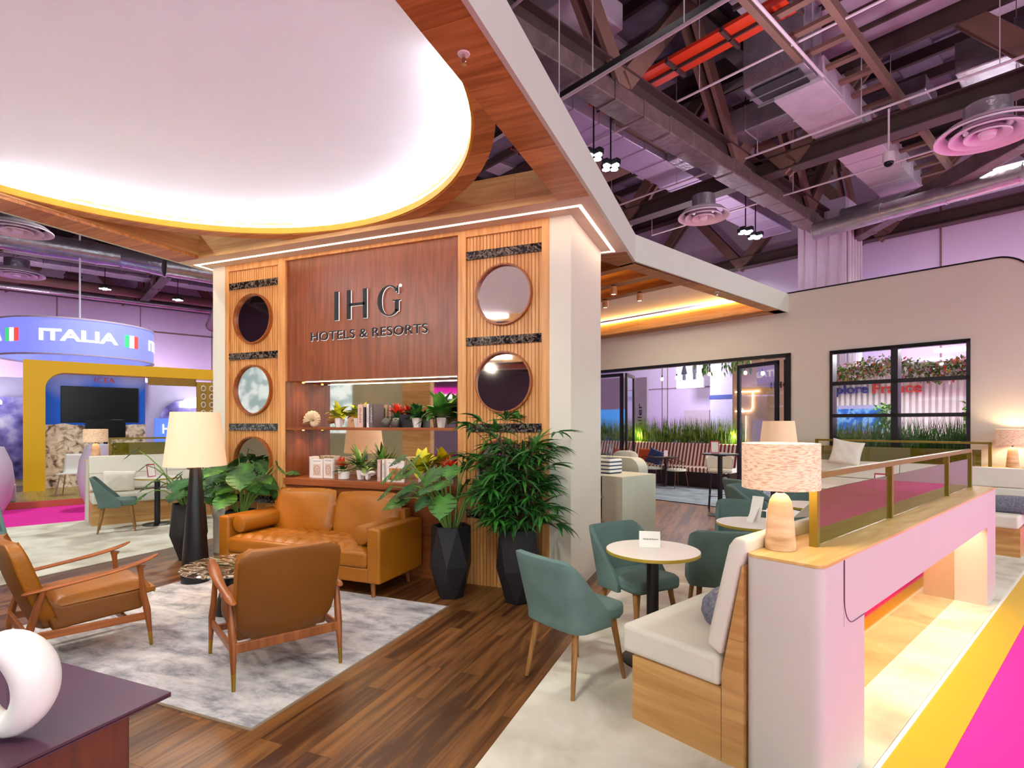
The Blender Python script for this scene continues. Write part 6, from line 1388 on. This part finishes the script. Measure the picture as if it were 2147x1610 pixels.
# ================================================================== what the mirrors look at, behind the viewer
m = MB(); m.box(-7.75-1.55, -7.75, -1.25, -1.1, 0, 3.4); m.box(-13.6, -9.3, -1.25, -1.1, 0, 1.35); m.box(-13.6, -9.3, -1.25, -1.1, 3.1, 3.4); struct(m.build('wall_behind', plain('sage_wall', '#a7a488', .7), smooth=False))
m = MB(); m.box(-7.75, -6.95, -1.25, -1.08, 0, 3.4); struct(m.build('trim_behind', K['oakface'], smooth=False))
tq, n, l, p = base_mat('teal_artwork'); tc = n.new('ShaderNodeTexCoord'); nz = n.new('ShaderNodeTexNoise'); nz.inputs['Scale'].default_value = 3.5; nz.inputs['Detail'].default_value = 9; rr_ = n.new('ShaderNodeValToRGB'); rr_.color_ramp.elements[0].position = .44; rr_.color_ramp.elements[0].color = hexc('#0a8f96'); rr_.color_ramp.elements[1].position = .56; rr_.color_ramp.elements[1].color = hexc('#cfeff4')
l.new(tc.outputs['Object'], nz.inputs['Vector']); l.new(nz.outputs[0], rr_.inputs[0]); l.new(rr_.outputs[0], p.inputs['Emission Color']); p.inputs['Emission Strength'].default_value = .95
m = MB(); m.box(-13.6, -9.3, -1.18, -1.10, 1.35, 3.1); tag(m.build('video_wall', tq, smooth=False), 'bright teal and white picture wall reflected in the mirrors', 'screen')
f3 = dup(fl, (-8.55, -.35, 0), 0, 'lit floor lamp seen only as a reflection between the shelves')
light('POINT', 'lamp_bulb', (-8.55, -.35, 1.45), 14, (1, .8, .55), .09)
# a person in dark clothes walking away far behind the viewer, seen in the shelf mirror
vx = bpy.data.meshes.new('person'); P = [(0,0,.95),(0,0,1.15),(0,0,1.38),(0,0,1.5),(0,.01,1.62),(-.09,0,.9),(-.10,.04,.5),(-.10,-.02,.08),(-.10,.1,.03),(.09,0,.9),(.10,-.06,.5),(.10,-.10,.08),(.10,.0,.03),(-.17,0,1.38),(-.23,.0,1.12),(-.22,.08,.88),(.17,0,1.38),(.23,0,1.12),(.22,-.06,.88)]
E_ = [(0,1),(1,2),(2,3),(3,4),(0,5),(5,6),(6,7),(7,8),(0,9),(9,10),(10,11),(11,12),(2,13),(13,14),(14,15),(2,16),(16,17),(17,18)]
RR = [.14,.13,.15,.06,.09,.10,.07,.05,.04,.10,.07,.05,.04,.07,.05,.04,.07,.05,.04]
vx.from_pydata(P, E_, []); o = bpy.data.objects.new('person', vx); COL.objects.link(o); sk = o.modifiers.new('skin', 'SKIN')
for i, q in enumerate(RR): o.data.skin_vertices[0].data[i].radius = (q, q*.8)
o.data.skin_vertices[0].data[0].use_root = True; o.modifiers.new('s', 'SUBSURF').levels = 2; o.data.materials.append(plain('dark_clothes', '#15151b', .8)); o.location = (-15.9, -18.6, -.08)
tag(o, 'distant person in dark clothes reflected in the shelf mirror', 'person')
for i in range(3):
    m = MB(); u = -24+i*3.4; v = -15+r.uniform(-3, 3); m.box(u, u+1.3, v, v+.9, -.08, r.uniform(.7, 1.1)); H('display_counter', m, K['offwhite'], 'white display counter behind the viewer, '+('leftmost', 'middle', 'rightmost')[i], 'counter', smooth=False)
m = MB(); m.box(-30, 8, -21.6, -21.4, -.08, 3.0); m.box(-30, 8, -21.4, -21.35, 3.2, 3.6, 1); H('booth_row', m, [K['hallwall'], emis('magenta_band', '#e020b0', 1.2)], 'row of pale booths with a magenta light band behind the viewer', 'booth wall', smooth=False)
